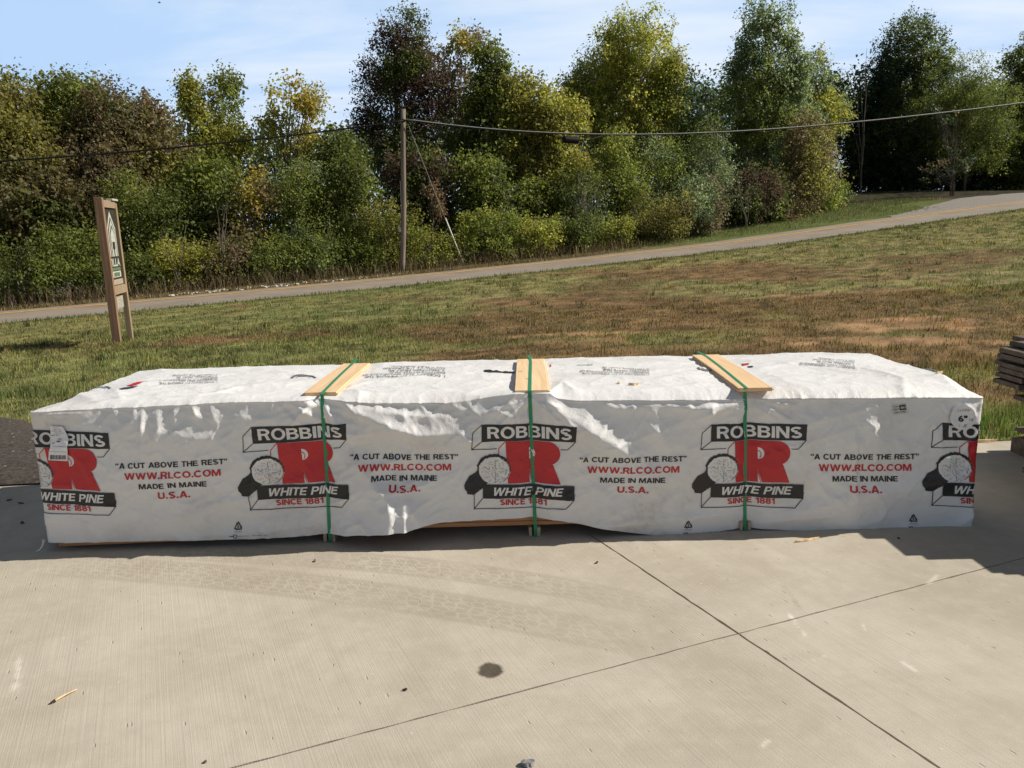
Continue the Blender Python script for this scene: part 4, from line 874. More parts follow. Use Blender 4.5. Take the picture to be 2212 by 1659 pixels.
for P_, i_, lb in (([c1(*q) for q in ((900, 243), (925, 239), (880, 256), (825, 266), (780, 266))], 1, 'red wedge of print'), ([c1(*q) for q in ((738, 284), (770, 274), (862, 264), (830, 276), (760, 288))], 0, 'black wedge of print'),
   ([(1605, 793), (1601, 788), (1616, 786.5), (1619, 790)], 1, None), ([(1619, 797), (1613, 794), (1625, 793), (1628, 796)], 0, None), ([(1187.5, 791), (1190, 789), (1191, 795), (1188.5, 797)], 1, None),
   ([(1046+k*6.6, 805.4+random.uniform(-1, 0)) for k in range(11)]+[(1112-k*6.6, 806.6+random.uniform(0, 1.1)) for k in range(11)], 0, 'black smudge along the seam')):
    A = Art(); A.poly(P_, i_); o = put(A.xf(lambda x, y: topl(x, y, .765)), 'printed_patch', wrap, PM, 'top', .02)
    if lb: o['label'] = lb

def pworld(x, y, z): return PO + PXA*x + PYA*y + np.array([0, 0, z])
# ------------------------------------------------------------------ litter on the pack and on the concrete
m_chip = plain('pale_wood_chip', (.62, .44, .25), .7, .25, 60.); m_leafd = plain('dry_leaf', (.10, .065, .04), .8, .4, 40.); m_charred = plain('dark_bark', (.03, .025, .022), .9, .3, 40.); m_blob = plain('grey_clod', (.20, .20, .21), .9, .4, 60.)
def chip(name, P, L, wd, h, rz, m, label, cat, tilt=0., group=None):
    mb = MB(); random.seed(int(L*10000)+int(rz*100)); n = 7; V = []
    for k in range(n):
        t = k/(n-1); ww = wd*(math.sin(math.pi*(t*.8+.1)))*(1+random.uniform(-.25, .25)); x = (t-.5)*L; zc = h*.6*math.sin(t*5+1)*.3
        V += [(x, -ww/2, zc), (x, ww/2, zc), (x, ww/2*.8, zc+h), (x, -ww/2*.7, zc+h*1.1)]
    F = [(k*4+j, k*4+(j+1) % 4, (k+1)*4+(j+1) % 4, (k+1)*4+j) for k in range(n-1) for j in range(4)]+[(3, 2, 1, 0), ((n-1)*4, (n-1)*4+1, (n-1)*4+2, (n-1)*4+3)]
    zmin = min(v[2] for v in V)
    mb.add([(a, b, c-zmin) for a, b, c in V], F); o = mb.build(name, m); o.location = P; o.rotation_euler = (0, tilt, rz); tag(o, label, cat, group); return o
def ontop(px, py):
    x, y = topl(px, py, .765); return pworld(x, y, float(top_z(x, y)))
chip('wood_chip', ontop(1369, 832), .06, .022, .010, .2, m_chip, 'larger pale wood chip on top of the wrapped pack, right of the middle board', 'wood chip')
chip('wood_chip', ontop(1337, 829), .022, .016, .008, .9, m_chip, 'tiny wood crumb on the pack top beside the larger chip', 'wood chip')
chip('wood_chip', ontop(2030, 803), .07, .014, .012, .7, m_chip, 'pale splinter on the far right corner of the pack top', 'wood chip')
g = gnd(1744, 1167); chip('wood_splinter', (g[0], g[1], .001), .15, .020, .006, .35, m_chip, 'pale wood splinter on the concrete below the right strap', 'wood chip')
g = gnd(2122, 955); chip('wood_splinter', (g[0], g[1], .001), .22, .03, .015, .1, m_chip, 'pale wood sliver at the pad edge behind the pack corner', 'wood chip')
a = gnd(112, 1521); b_ = gnd(167, 1492); mb = MB(); mb.tube([(a[0], a[1], .006), ((a+b_)[0]/2, (a+b_)[1]/2, .009), (b_[0], b_[1], .006)], [.004, .0035, .002], 6)
st = mb.build('stick', m_chip); tag(st, 'thin pale stick with a black tip lying on the concrete at lower left', 'stick')
mb = MB(); dv = (b_-a)/np.linalg.norm(b_-a); mb.tube([tuple(a-dv*.002+np.array([0, 0, .0065])), tuple(a+dv*.012+np.array([0, 0, .0068]))], [.0035, .0062], 6); mb.build('tip', m_charred, st)
for px, py, L, lb in ((20, 1081, .04, 'small dark leaf in the shade at the far left edge of the slab'), (45, 1088, .035, 'small dark leaf in the shade close to the pack end'), (48, 1130, .05, 'larger dark leaf in the shade by the lower left corner of the pack'), (875, 1492, .018, 'dark leaf crumb on the open concrete left of the oil spot'), (1289, 1217, .02, 'dark leaf crumb on the sunny slab in front of the middle strap'), (680, 1213, .02, 'dark leaf crumb lying in the tyre track'), (1941, 1164, .022, 'dark leaf crumb in the shade near the right pack corner')):
    g = gnd(px, py); chip('leaf_crumb', (g[0], g[1], .001), L, L*.45, .006, px*.7, m_leafd, lb, 'leaf', .15)
g = gnd(1140, 1652); chip('clod', (g[0], g[1], 0), .042, .030, .010, .3, m_blob, 'grey clod of dirt at the bottom edge of the picture', 'clod')
g = gnd(443, 1647); chip('clod', (g[0], g[1], 0), .013, .010, .004, 1.3, m_leafd, 'small brown clod near the lower joint on the left', 'clod')

# ------------------------------------------------------------------ wooden sign
m_post = woodmat('red_brown_post', (.20, .115, .072), (.31, .19, .125), 2, .8); m_post2 = woodmat('grey_tan_post', (.25, .18, .115), (.36, .27, .175), 2, .8)
m_panel = plain('dark_sign_board', (.030, .026, .014), .7, .3, 6.); m_white = plain('sign_white', (.44, .45, .39), .6, .1, 9.); m_pgreen = plain('sign_green', (.10, .15, .08), .6, .2, 9.); m_plank = woodmat('grey_plank', (.30, .25, .19), (.42, .36, .28), 1, .8)
B0 = np.array([-6.475, 13.0]); z0 = float(terrain(B0[0], B0[1])); B1 = np.array([-6.665, 13.86]); z1 = float(terrain(B1[0], B1[1]))
sign = empty('wooden_sign', (B0[0], B0[1], z0)); tag(sign, 'tall wooden post sign with a dark board and white house emblem, standing on the lawn', 'sign')
axs = (B1-B0)/np.linalg.norm(B1-B0); SLn = np.linalg.norm(B1-B0)
def sg(u, v, z, lean=True):      # u along the sign (towards the back), v across (+ = face side)
    q = axs*u + np.array([axs[1], -axs[0]])*v; return (q[0]-.018*z, q[1], z)
def sbox(mb, u0, u1, v0, v1, za, zb_, mi=0):
    mb.hexa([sg(u0, v0, za), sg(u1, v0, za), sg(u1, v1, za), sg(u0, v1, za)][::-1], [sg(u0, v0, zb_), sg(u1, v0, zb_), sg(u1, v1, zb_), sg(u0, v1, zb_)][::-1], mi)
mb = MB(); sbox(mb, -.05, .05, -.062, .062, -.2, 2.36); mb.build('post', m_post, sign, bevel=.006)['label'] = 'red brown front post'
mb = MB(); sbox(mb, SLn-.04, SLn+.05, -.045, .045, -.2, 2.30); mb.build('post', m_post2, sign, bevel=.006)['label'] = 'grey tan rear post'
mb = MB(); sbox(mb, .053, SLn-.043, -.040, .040, 2.21, 2.33); mb.build('top_beam', m_post2, sign, bevel=.005)
mb = MB(); sbox(mb, SLn-.30, SLn+.06, -.035, .07, 2.333, 2.365); mb.build('cap_board', m_white, sign, bevel=.005)
mb = MB(); sbox(mb, .053, SLn-.043, -.035, .045, .80, .94); mb.build('lower_beam', m_post2, sign, bevel=.01)
pn = None; mb = MB(); sbox(mb, .055, SLn-.045, -.015, .008, 1.05, 2.205); pn = mb.build('sign_board', m_panel, sign)
def sgpoly(P, mi, d): return [sg(u, .008+d, z) for u, z in P]
def flat(name, polys, mats, parent):
    mb = MB()
    for P, mi, d in polys:
        V = sgpoly(P, mi, d); tr = tessellate_polygon([[Vector((u, z, 0)) for u, z in P]]); mb.add(V, [tuple(t_) for t_ in tr], mi)
    o = mb.build(name, mats, parent); bm = bmesh.new(); bm.from_mesh(o.data)
    for f in bm.faces:
        f.normal_update()
        if f.normal.x < 0: f.normal_flip()
    bm.to_mesh(o.data); bm.free(); return o
c_ = SLn/2+.06
def house(s, zb_, ze, zt): return [(c_-.25*s, zb_), (c_+.25*s, zb_), (c_+.25*s, ze), (c_, zt), (c_-.25*s, ze)]
flat('house_emblem', [(house(1, 1.42, 1.88, 2.16), 0, .002), (house(.84, 1.41, 1.85, 2.07), 1, .004), (house(.72, 1.42, 1.83, 2.02), 0, .006), (house(.56, 1.41, 1.80, 1.94), 1, .008), (house(.48, 1.42, 1.78, 1.89), 0, .010),
   ([(c_-.025, 1.41), (c_+.025, 1.41), (c_+.03, 1.53), (c_+.08, 1.55), (c_+.08, 1.66), (c_-.07, 1.66), (c_-.08, 1.55), (c_-.03, 1.53)], 1, .012)], [m_white, m_panel], pn)
def sgtext(t, u0, u1, za, zb_, off, m, d=.004):
    v, f = text_tris(t, off); mb = MB(); mb.add([sg(u0+a*(u1-u0), .008+d, za+b*(zb_-za)) for a, b in v], f); return mb.build('lettering', m, pn)
sgtext('VILLA', .10, SLn-.10, 1.255, 1.385, .03, m_white)
flat('green_band', [([(.15, 1.19), (SLn-.1, 1.19), (SLn-.1, 1.235), (.15, 1.235)], 0, .003)], [m_pgreen], pn)
flat('small_notice', [([(.24, 1.075), (SLn-.12, 1.075), (SLn-.12, 1.175), (.24, 1.175)], 0, .003), ([(.32, 1.09), (SLn-.2, 1.09), (SLn-.2, 1.155), (.32, 1.155)], 1, .005)], [m_white, m_pgreen], pn)
mb = MB(); sbox(mb, .055, SLn-.05, -.012, .012, .955, 1.04); mb.build('plank', m_plank, sign)
mb = MB(); sbox(mb, .10, SLn-.20, -.010, .010, .56, .76); hb_ = mb.build('hanging_board', m_plank, sign)
for k, (a, b_) in enumerate(((.66, .74), (.58, .64))):
    v, f = text_tris(('LOT', 'SALE')[k], .03); 
    mb = MB(); mb.add([sg(.14+q[0]*.5, .014, a+q[1]*(b_-a)) for q in v], f); mb.build('lettering', m_white, hb_)

# ------------------------------------------------------------------ utility pole, cable, guy
def beyond(px, o):
    """ground point where the view column px crosses the line o metres beyond the road centre"""
    d = ray(px, 560); M_ = np.array([[d[0], -RD[0]], [d[1], -RD[1]]]); q = RA+RN*o; t, s = np.linalg.solve(M_, q); x, y = d[0]*t, d[1]*t
    return np.array([x, y, float(terrain(x, y))])
def depth_pt(px, py, P):
    d = ray(px, py); t = (P[0]*_w[0]+P[1]*_w[1])/(d[0]*_w[0]+d[1]*_w[1]); t = math.hypot(P[0], P[1])/math.hypot(d[0], d[1]); return EYE+d*t
m_pole = woodmat('weathered_pole', (.14, .115, .095), (.27, .225, .185), 2, .6, .8, False); m_cable = plain('black_cable', (.010, .010, .011), .7, .2, 5., 0, .15); m_steel = plain('galvanised_strand', (.42, .43, .42), .45, .2, 30.); m_guard = plain('pale_guy_guard', (.72, .70, .58), .5, .1, 10.)
PB = beyond(867, 3.6); PT = depth_pt(873, 236, PB); pole = empty('utility_pole', PB); tag(pole, 'weathered wooden utility pole beside the road carrying a black cable', 'utility pole')
dp = PT-PB; mb = MB(); mb.tube([dp*q + np.array([.03*math.sin(q*5), 0, 0]) for q in np.linspace(-.05, 1, 10)], list(np.linspace(.108, .086, 10)), 14); mb.build('shaft', m_pole, pole, True)
ha = (depth_pt(873, 262, PB)-PB); mb = MB(); mb.tube([ha+np.array([0, -.20, .0]), ha+np.array([0, .2, 0])], .02, 8); mb.box(ha+np.array([-.05, -.19, -.06]), ha+np.array([.05, -.14, .06])); mb.build('cable_clamp', m_cable, pole)
mb = MB(); mb.box((-.05, -.112, 1.55), (.05, -.100, 1.70)); mb.build('tag_plate', m_steel, pole)
mb = MB(); mb.tube([ha+np.array([.0, -.17, -.16]), ha+np.array([.0, .17, -.16])], .014, 6); mb.build('bolt', m_steel, pole)
mb = MB(); g0 = depth_pt(866.5, 590, PB)-PB; mb.tube([np.array([.10, -.05, .3]), np.array([.098, -.05, 1.6]), np.array([.095, -.05, 3.4])], .012, 6); mb.build('ground_wire', m_steel, pole)
att = PB+ha+np.array([0, -.2, 0])
cl_px = [(-160, 357), (0, 347.5), (205, 334), (402, 317), (580, 297), (768, 276)]; cr_px = [(981, 268), (1079, 280), (1222, 292), (1338, 292.5), (1444, 290), (1560, 285), (1667, 279), (1890, 260), (2069, 241), (2212, 221.5), (2380, 197)]
def cable_pt(px, py, o): P = beyond(px, o); return depth_pt(px, py, P)
Lp = [cable_pt(a, b, 3.4) for a, b in cl_px]+[att]; Rp = [att]+[cable_pt(a, b, 3.4) for a, b in cr_px]
def smooth(P, n=8):
    P = np.array(P); s = np.r_[0, np.cumsum(np.linalg.norm(np.diff(P, axis=0), axis=1))]; q = np.linspace(0, s[-1], n*len(P)); cf = [np.polynomial.Polynomial.fit(s, P[:, k], 4)(q) for k in range(3)]; R = np.stack(cf, -1); return R
L2 = smooth(Lp); R2 = smooth(Rp); L2[-1] = att; R2[0] = att
cab = empty('overhead_cable', att); tag(cab, 'black overhead cable strung along the road in front of the trees', 'cable')
mb = MB(); mb.tube(list(L2-att), .030, 6); mb.build('left_span', m_cable, cab, True); mb = MB(); mb.tube(list(R2-att), .026, 6); mb.build('right_span', m_cable, cab, True)
mb = MB(); mb.tube(list(R2-att+np.array([0, -.01, .032])), .010, 5); mb.build('support_strand', m_steel, cab, True)
c0 = cable_pt(1216, 301, 3.3); c1_ = cable_pt(1250, 303.5, 3.3); clo = empty('splice_closure', c0); tag(clo, 'black cylindrical splice case hanging under the overhead cable', 'splice case')
dv = c1_-c0; mb = MB(); mb.tube([dv*q for q in (0, .04, .1, .5, .9, .96, 1)], [.07, .135, .14, .145, .14, .135, .07], 12); mb.build('case', m_cable, clo, True)
for q in (.15, .88): mb = MB(); P = dv*q; mb.tube([P+np.array([0, 0, .09]), P+np.array([0, 0, .20])], .018, 5); mb.build('hanger', m_steel, clo)
mb = MB(); e = cable_pt(1300, 293.5, 3.4)-c0; mb.tube([dv, dv+(e-dv)*.4+np.array([0, 0, -.06]), e], .022, 5); mb.build('cable_tail', m_cable, clo, True)
ga = PB+(depth_pt(883, 272, PB)-PB); gb = beyond(1003, 3.9); gb = np.array([gb[0], gb[1], float(terrain(gb[0], gb[1]))]); gm = depth_pt(968, 485, gb); 
guy = empty('guy_wire', gb); tag(guy, 'slanting steel guy wire with a pale guard, anchored right of the pole', 'guy wire')
mb = MB(); mb.tube([ga-gb, (0, 0, -.05)], .008, 5); mb.build('strand', m_steel, guy); mb = MB(); fr = 2.05/np.linalg.norm(ga-gb); mb.tube([(ga-gb)*.01, (ga-gb)*fr], .026, 8); mb.build('guard', m_guard, guy, True)

# ------------------------------------------------------------------ weathered board pile at the right edge
m_old = woodmat('weathered_board', (.085, .063, .048), (.165, .128, .10), 0, .9, .85, False)
random.seed(12); rows_ = [(4.90, 5.18), (5.19, 5.44)]
zz = .10; lay = []
k = 0
while zz < .82: lay.append(zz); zz += .032 + (.022 if k in (4, 9) else .002); k += 1
bd = None
for k, z in enumerate(lay):
    for r, (ya, yb) in enumerate(rows_):
        xe = ({0: 3.42, 1: 3.40, 2: 3.46}.get(k, 3.80 if z < .40 else (3.34 if z < .52 else 3.20)) + random.uniform(-.05, .06) + (-.16 if r == 0 else 0)) + .19
        if k >= len(lay)-1: xe += .05
        mb = MB(); n = 6; V = []
        for i in range(n+1):
            x = (5.6-xe)*i/n; wv = .006*math.sin(i*1.3+k); V += [(x, ya-5.17+random.uniform(-.006, .006), wv), (x, yb-5.17+random.uniform(-.006, .006), wv), (x, yb-5.17-.004, wv+.029), (x, ya-5.17+.006, wv+.029)]
        mb.add(V, [(i*4+j, i*4+(j+1) % 4, (i+1)*4+(j+1) % 4, (i+1)*4+j) for i in range(n) for j in range(4)]+[(3, 2, 1, 0), (n*4, n*4+1, n*4+2, n*4+3)])
        o = mb.build('weathered_board', m_old); o.location = (xe, 5.17, z)
        tag(o, 'long weathered grey board lying in the pile at the right picture edge', 'board', 'weathered boards piled at the right edge')
mb = MB()
for k, z in enumerate(lay + [lay[-1]+.034*(q+1) for q in range(3)]):
    y = 3.30
    while y < 4.80:
        wd = random.uniform(.20, .28); yc = y+wd/2; xe = 2.99+max(0, 4.0-yc)*1.25+max(0, yc-4.25)*.85-.09*(yc < 4.4)+random.uniform(-.02, .05)
        mb.box((xe, y, z), (5.6, min(y+wd-.01, 4.88), z+.029)); y += wd
mb.box((3.5, 3.35, 0), (3.6, 5.4, .099)); mb.box((5.1, 3.35, 0), (5.2, 5.4, .099))
tag(mb.build('board_pile', m_old), kind='stuff')

# ------------------------------------------------------------------ rocks along the far road edge
m_rock = plain('white_limestone', (.58, .55, .50), .85, .25, 14., .5)
protos = []
for k in range(4):
    bm = bmesh.new(); bmesh.ops.create_icosphere(bm, subdivisions=2, radius=1)
    for v in bm.verts: n = float(fbm(v.co.x*1.7+k*9, v.co.y*1.7+v.co.z*2.1, 100+k, 3)); v.co *= .65+.7*n; v.co.z *= .7
    me_ = bpy.data.meshes.new('rock'); bm.to_mesh(me_); bm.free(); me_.materials.append(m_rock); protos.append(me_)
for k in range(110):
    px = random.choice((random.uniform(360, 640), random.uniform(400, 640), random.uniform(560, 860))); P = beyond(px, random.uniform(2.7, 3.35)); r = random.uniform(.03, .085)
    o = bpy.data.objects.new('rock', protos[k % 4]); COL.objects.link(o); o.location = (P[0], P[1], P[2]+r*.25); o.scale = (r*random.uniform(.9, 1.6), r, r*random.uniform(.7, 1)); o.rotation_euler = (0, 0, random.uniform(0, 6))
    tag(o, 'white limestone rock in the row along the far road edge left of the pole', 'rock', 'white rocks along the far road edge')
# ------------------------------------------------------------------ bird
m_bird = plain('dark_bird', (.03, .03, .035), .7, .2, 10.); P = EYE+ray(344, 6)*44
mb = MB(); mb.tube([(-.16, 0, 0), (-.08, 0, .0), (.04, 0, .01), (.14, 0, .03), (.18, 0, .03)], [.012, .045, .055, .035, .008], 8)
for s_ in (-1, 1): mb.add([(.06, 0, .03), (-.05, 0, .03), (-.02, s_*.2, .10), (.05, s_*.2, .10), (.0, s_*.42, .05)], [(0, 1, 2, 3), (3, 2, 4)] if s_ > 0 else [(3, 2, 1, 0), (4, 2, 3)])
b_ = mb.build('bird', m_bird); b_.scale = (.5, .5, .5); b_.location = P; b_.rotation_euler = (0, 0, .5); tag(b_, 'small dark bird flying high in the sky', 'bird')
# ------------------------------------------------------------------ trees and shrubs
m_leaf = colmat('leaf', .48, .52, .28); m_bark = plain('grey_brown_bark', (.105, .085, .068), .9, .35, 9., .5); m_pbark = plain('pale_bark', (.34, .31, .27), .8, .3, 9., .3); m_dead = plain('dead_wood', (.22, .19, .16), .9, .25, 9., .3)
PAL = {
 'dark':  [((0.084, 0.107, 0.033), 5), ((0.126, 0.150, 0.041), 3), ((0.181, 0.192, 0.058), 1)],
 'green': [((0.134, 0.167, 0.041), 4), ((0.190, 0.214, 0.053), 3), ((0.278, 0.279, 0.071), 1)],
 'bright': [((0.237, 0.268, 0.062), 4), ((0.320, 0.321, 0.076), 3), ((0.446, 0.386, 0.102), 1)],
 'grey':  [((0.159, 0.206, 0.111), 4), ((0.222, 0.268, 0.151), 3), ((0.318, 0.350, 0.224), 1)],
 'olive': [((0.222, 0.206, 0.058), 4), ((0.290, 0.258, 0.074), 3), ((0.157, 0.165, 0.052), 2)],
 'yellow': [((0.412, 0.321, 0.075), 4), ((0.274, 0.264, 0.075), 3), ((0.514, 0.363, 0.082), 1)],
 'ygreen': [((0.345, 0.330, 0.079), 4), ((0.246, 0.258, 0.065), 3), ((0.491, 0.391, 0.079), 1)],
 'rust':  [((0.181, 0.118, 0.070), 4), ((0.132, 0.095, 0.060), 3), ((0.171, 0.165, 0.074), 5)],
 'brown': [((0.171, 0.118, 0.086), 4), ((0.223, 0.151, 0.107), 2), ((0.128, 0.124, 0.067), 3)],
 'maroon': [((0.094, 0.049, 0.052), 4), ((0.128, 0.066, 0.056), 3), ((0.060, 0.069, 0.038), 3)],
 'orange': [((0.514, 0.214, 0.072), 4), ((0.377, 0.214, 0.072), 3), ((0.240, 0.181, 0.072), 2)],
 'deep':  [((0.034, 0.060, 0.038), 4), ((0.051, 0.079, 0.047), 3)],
}
def leaf_mesh(name, C, N, rad, size, pal, pal2=None, mixz=None, seed=0, droop=0., spray=.5, ctr=None):
    """C cluster centres, N leaves per cluster -> one mesh of small folded leaves carried on short twigs"""
    r = np.random.default_rng(seed); nC = len(C); tw = 4; per = max(2, N//tw)
    out = C-(ctr if ctr is not None else C.mean(0)); out /= np.linalg.norm(out, axis=1)[:, None]+1e-6
    d = out[:, None, :]*.7 + r.normal(0, .75, (nC, tw, 3)); d[..., 2] += .15-droop; d /= np.linalg.norm(d, axis=2)[..., None]
    Lt = rad*(.7+.9*r.random((nC, tw, 1, 1)))
    t = r.random((nC, tw, per, 1)); P = C[:, None, None, :] + d[:, :, None, :]*t*Lt + r.normal(0, rad*.22*spray, (nC, tw, per, 3)); P[..., 2] -= droop*t[..., 0]**2*rad*.8
    n = nC*tw*per; P = P.reshape(n, 3)
    ax = np.repeat(d.reshape(nC*tw, 3), per, 0)*.6 + r.normal(0, .7, (n, 3)); ax[:, 2] -= .35; ax /= np.linalg.norm(ax, axis=1)[:, None]
    up = r.normal(0, .65, (n, 3)); up[:, 2] += .30; up[:, 0] += .25; up[:, 1] -= .25; sd = np.cross(ax, up); sd /= np.linalg.norm(sd, axis=1)[:, None]+1e-6
    s = size*(.45+.95*r.random((n, 1))**1.3)*np.repeat(.8+.45*r.random(nC), tw*per)[:, None]
    V = np.empty((n, 4, 3)); V[:, 0] = P; V[:, 1] = P+ax*s*.5+sd*s*.30; V[:, 2] = P+ax*s; V[:, 3] = P+ax*s*.5-sd*s*.30; V[:, 2, 2] -= s[:, 0]*.12
    def pick(pl):
        cc = np.array([c for c, _ in pl]); w_ = np.array([b for _, b in pl], float); w_ /= w_.sum(); return cc, w_
    def colr(pl):
        cc, w_ = pick(pl); k1 = r.choice(len(cc), nC, p=w_); k2 = r.choice(len(cc), n, p=w_); base = np.repeat(cc[k1], tw*per, 0); return .6*base+.4*cc[k2]
    col = colr(PAL[pal])
    if pal2:
        f = mixz(P)[:, None] if mixz else .5; f = np.clip(f + np.repeat(r.normal(0, .22, nC), tw*per)[:, None], 0, 1); col = col*(1-f)+colr(PAL[pal2])*f
    col *= (.75+.5*r.random((n, 1)))*np.repeat(.72+.6*r.random(nC), tw*per)[:, None]
    F = np.arange(n*4).reshape(n, 4)
    return fastmesh(name, V.reshape(-1, 3), F, 4, np.repeat(col, 4, 0)), n
NLEAF = 0
def tree(name, label, cat, base_px, o, ells, pal, pal2=None, dens=1.0, size=.135, rad=.42, bark=None, trunk=.10, group=None, droop=.15, stems=1, split=None, seed=None, lean=0., limbs=26, fill=True):
    global NLEAF
    seed = seed if seed is not None else int(abs(base_px)*7+o*31+len(label)); r = np.random.default_rng(seed)
    B = beyond(base_px, o); root = empty(name, B); tag(root, label, cat, group); dist = math.hypot(B[0], B[1]); sc = dist/FPX*1.02
    Cs = []; cen = []
    for (ex, ey, rx, ry) in ells:
        c = depth_pt(ex, ey, B) - B; a, b, cc = max(rx*sc*1.06-rad*.62, .22), max(min(rx, 1.1*ry)*sc*.9-rad*.5, .3), max(ry*sc*1.04-rad*.72, .22); cen.append(c)
        # clump the foliage on boughs inside the ellipsoid so that gaps open between them
        nb = max(6, int(21*((a+.15)*(cc+.15))**.75*dens)); 
        u = r.normal(size=(nb, 3)); u /= np.linalg.norm(u, axis=1)[:, None]; q = r.random((nb, 1))**(1/2.4); bough = u*q
        nk = max(4, int(11*dens)); pts = bough[:, None, :] + r.normal(0, 1, (nb, nk, 3))*(rad*.95/np.array([max(a, .5), max(b, .5), max(cc, .5)]))
        spur = r.random(nb) < .16; pts = np.where(spur[:, None, None], pts*.55+bough[:, None, :]*(.62+.5*r.random((nb, 1, 1))), pts)
        pts = pts.reshape(-1, 3); pts = pts[np.linalg.norm(pts, axis=1) < 1.06+.24*r.random(len(pts))**2]
        p3 = c + pts*np.array([a, b, cc]); Cs.append(p3)
    C = np.concatenate(Cs); C = C[C[:, 2] > .12]
    ctr = np.mean(cen, 0)*np.array([1, 1, .85]); zlo, zhi = C[:, 2].min(), C[:, 2].max()
    mixz = (lambda P: sstep(zlo+.35*(zhi-zlo), zlo+.75*(zhi-zlo), P[:, 2])) if split == 'z' else ((lambda P: sstep(.35, .65, fbm(P[:, 0]*.7+9, P[:, 2]*.7, seed % 97, 3))) if pal2 else None)
    size *= r.uniform(.85, 1.15); N = int(30*(1 if size < .13 else .85))
    me_, n = leaf_mesh('crown', C, N, rad, size, pal, pal2, mixz, seed, droop, 1., ctr); NLEAF += n
    link('crown', me_, m_leaf, root)
    mb = MB(); top = ctr.copy(); top[2] = zlo+.82*(zhi-zlo); bark = bark or m_bark
    for s_ in range(stems):
        off = np.array([r.normal(0, .18*(stems > 1)), r.normal(0, .12*(stems > 1)), 0]); k = 9; path = []
        tp = top + (r.normal(0, .35, 3) if stems > 1 else 0)
        for q in np.linspace(0, 1, k): path.append(off*(1-q) + (tp)*q*np.array([q**.6 if q > 0 else 0, q**.6 if q > 0 else 0, 1]) + r.normal(0, .05, 3)*min(q*3, 1) + np.array([0, 0, -.15 if q == 0 else 0]))
        mb.tube(path, [trunk*(1-.80*q) for q in np.linspace(0, 1, k)], 8)
        for j in r.choice(len(C), min(limbs, len(C)), replace=False):
            e = C[j]; h = np.clip((e[2]*.62-.1)/(top[2]+1e-6), .12, .92); a = np.array([np.interp(h, np.linspace(0, 1, k), [p_[i] for p_ in path]) for i in range(3)]); m_ = a*.45+e*.55+np.array([0, 0, -.10])+r.normal(0, .06, 3)
            mb.tube([a, m_, e], [trunk*.34*(1-h*.5), trunk*.20, .010], 5, caps=False)
    mb.build('trunk' if cat == 'tree' else 'stems', bark, root, True)
    return root
T_ = 'tree'
G1 = 'trees beyond the road'; G2 = 'shrubs along the far road edge'
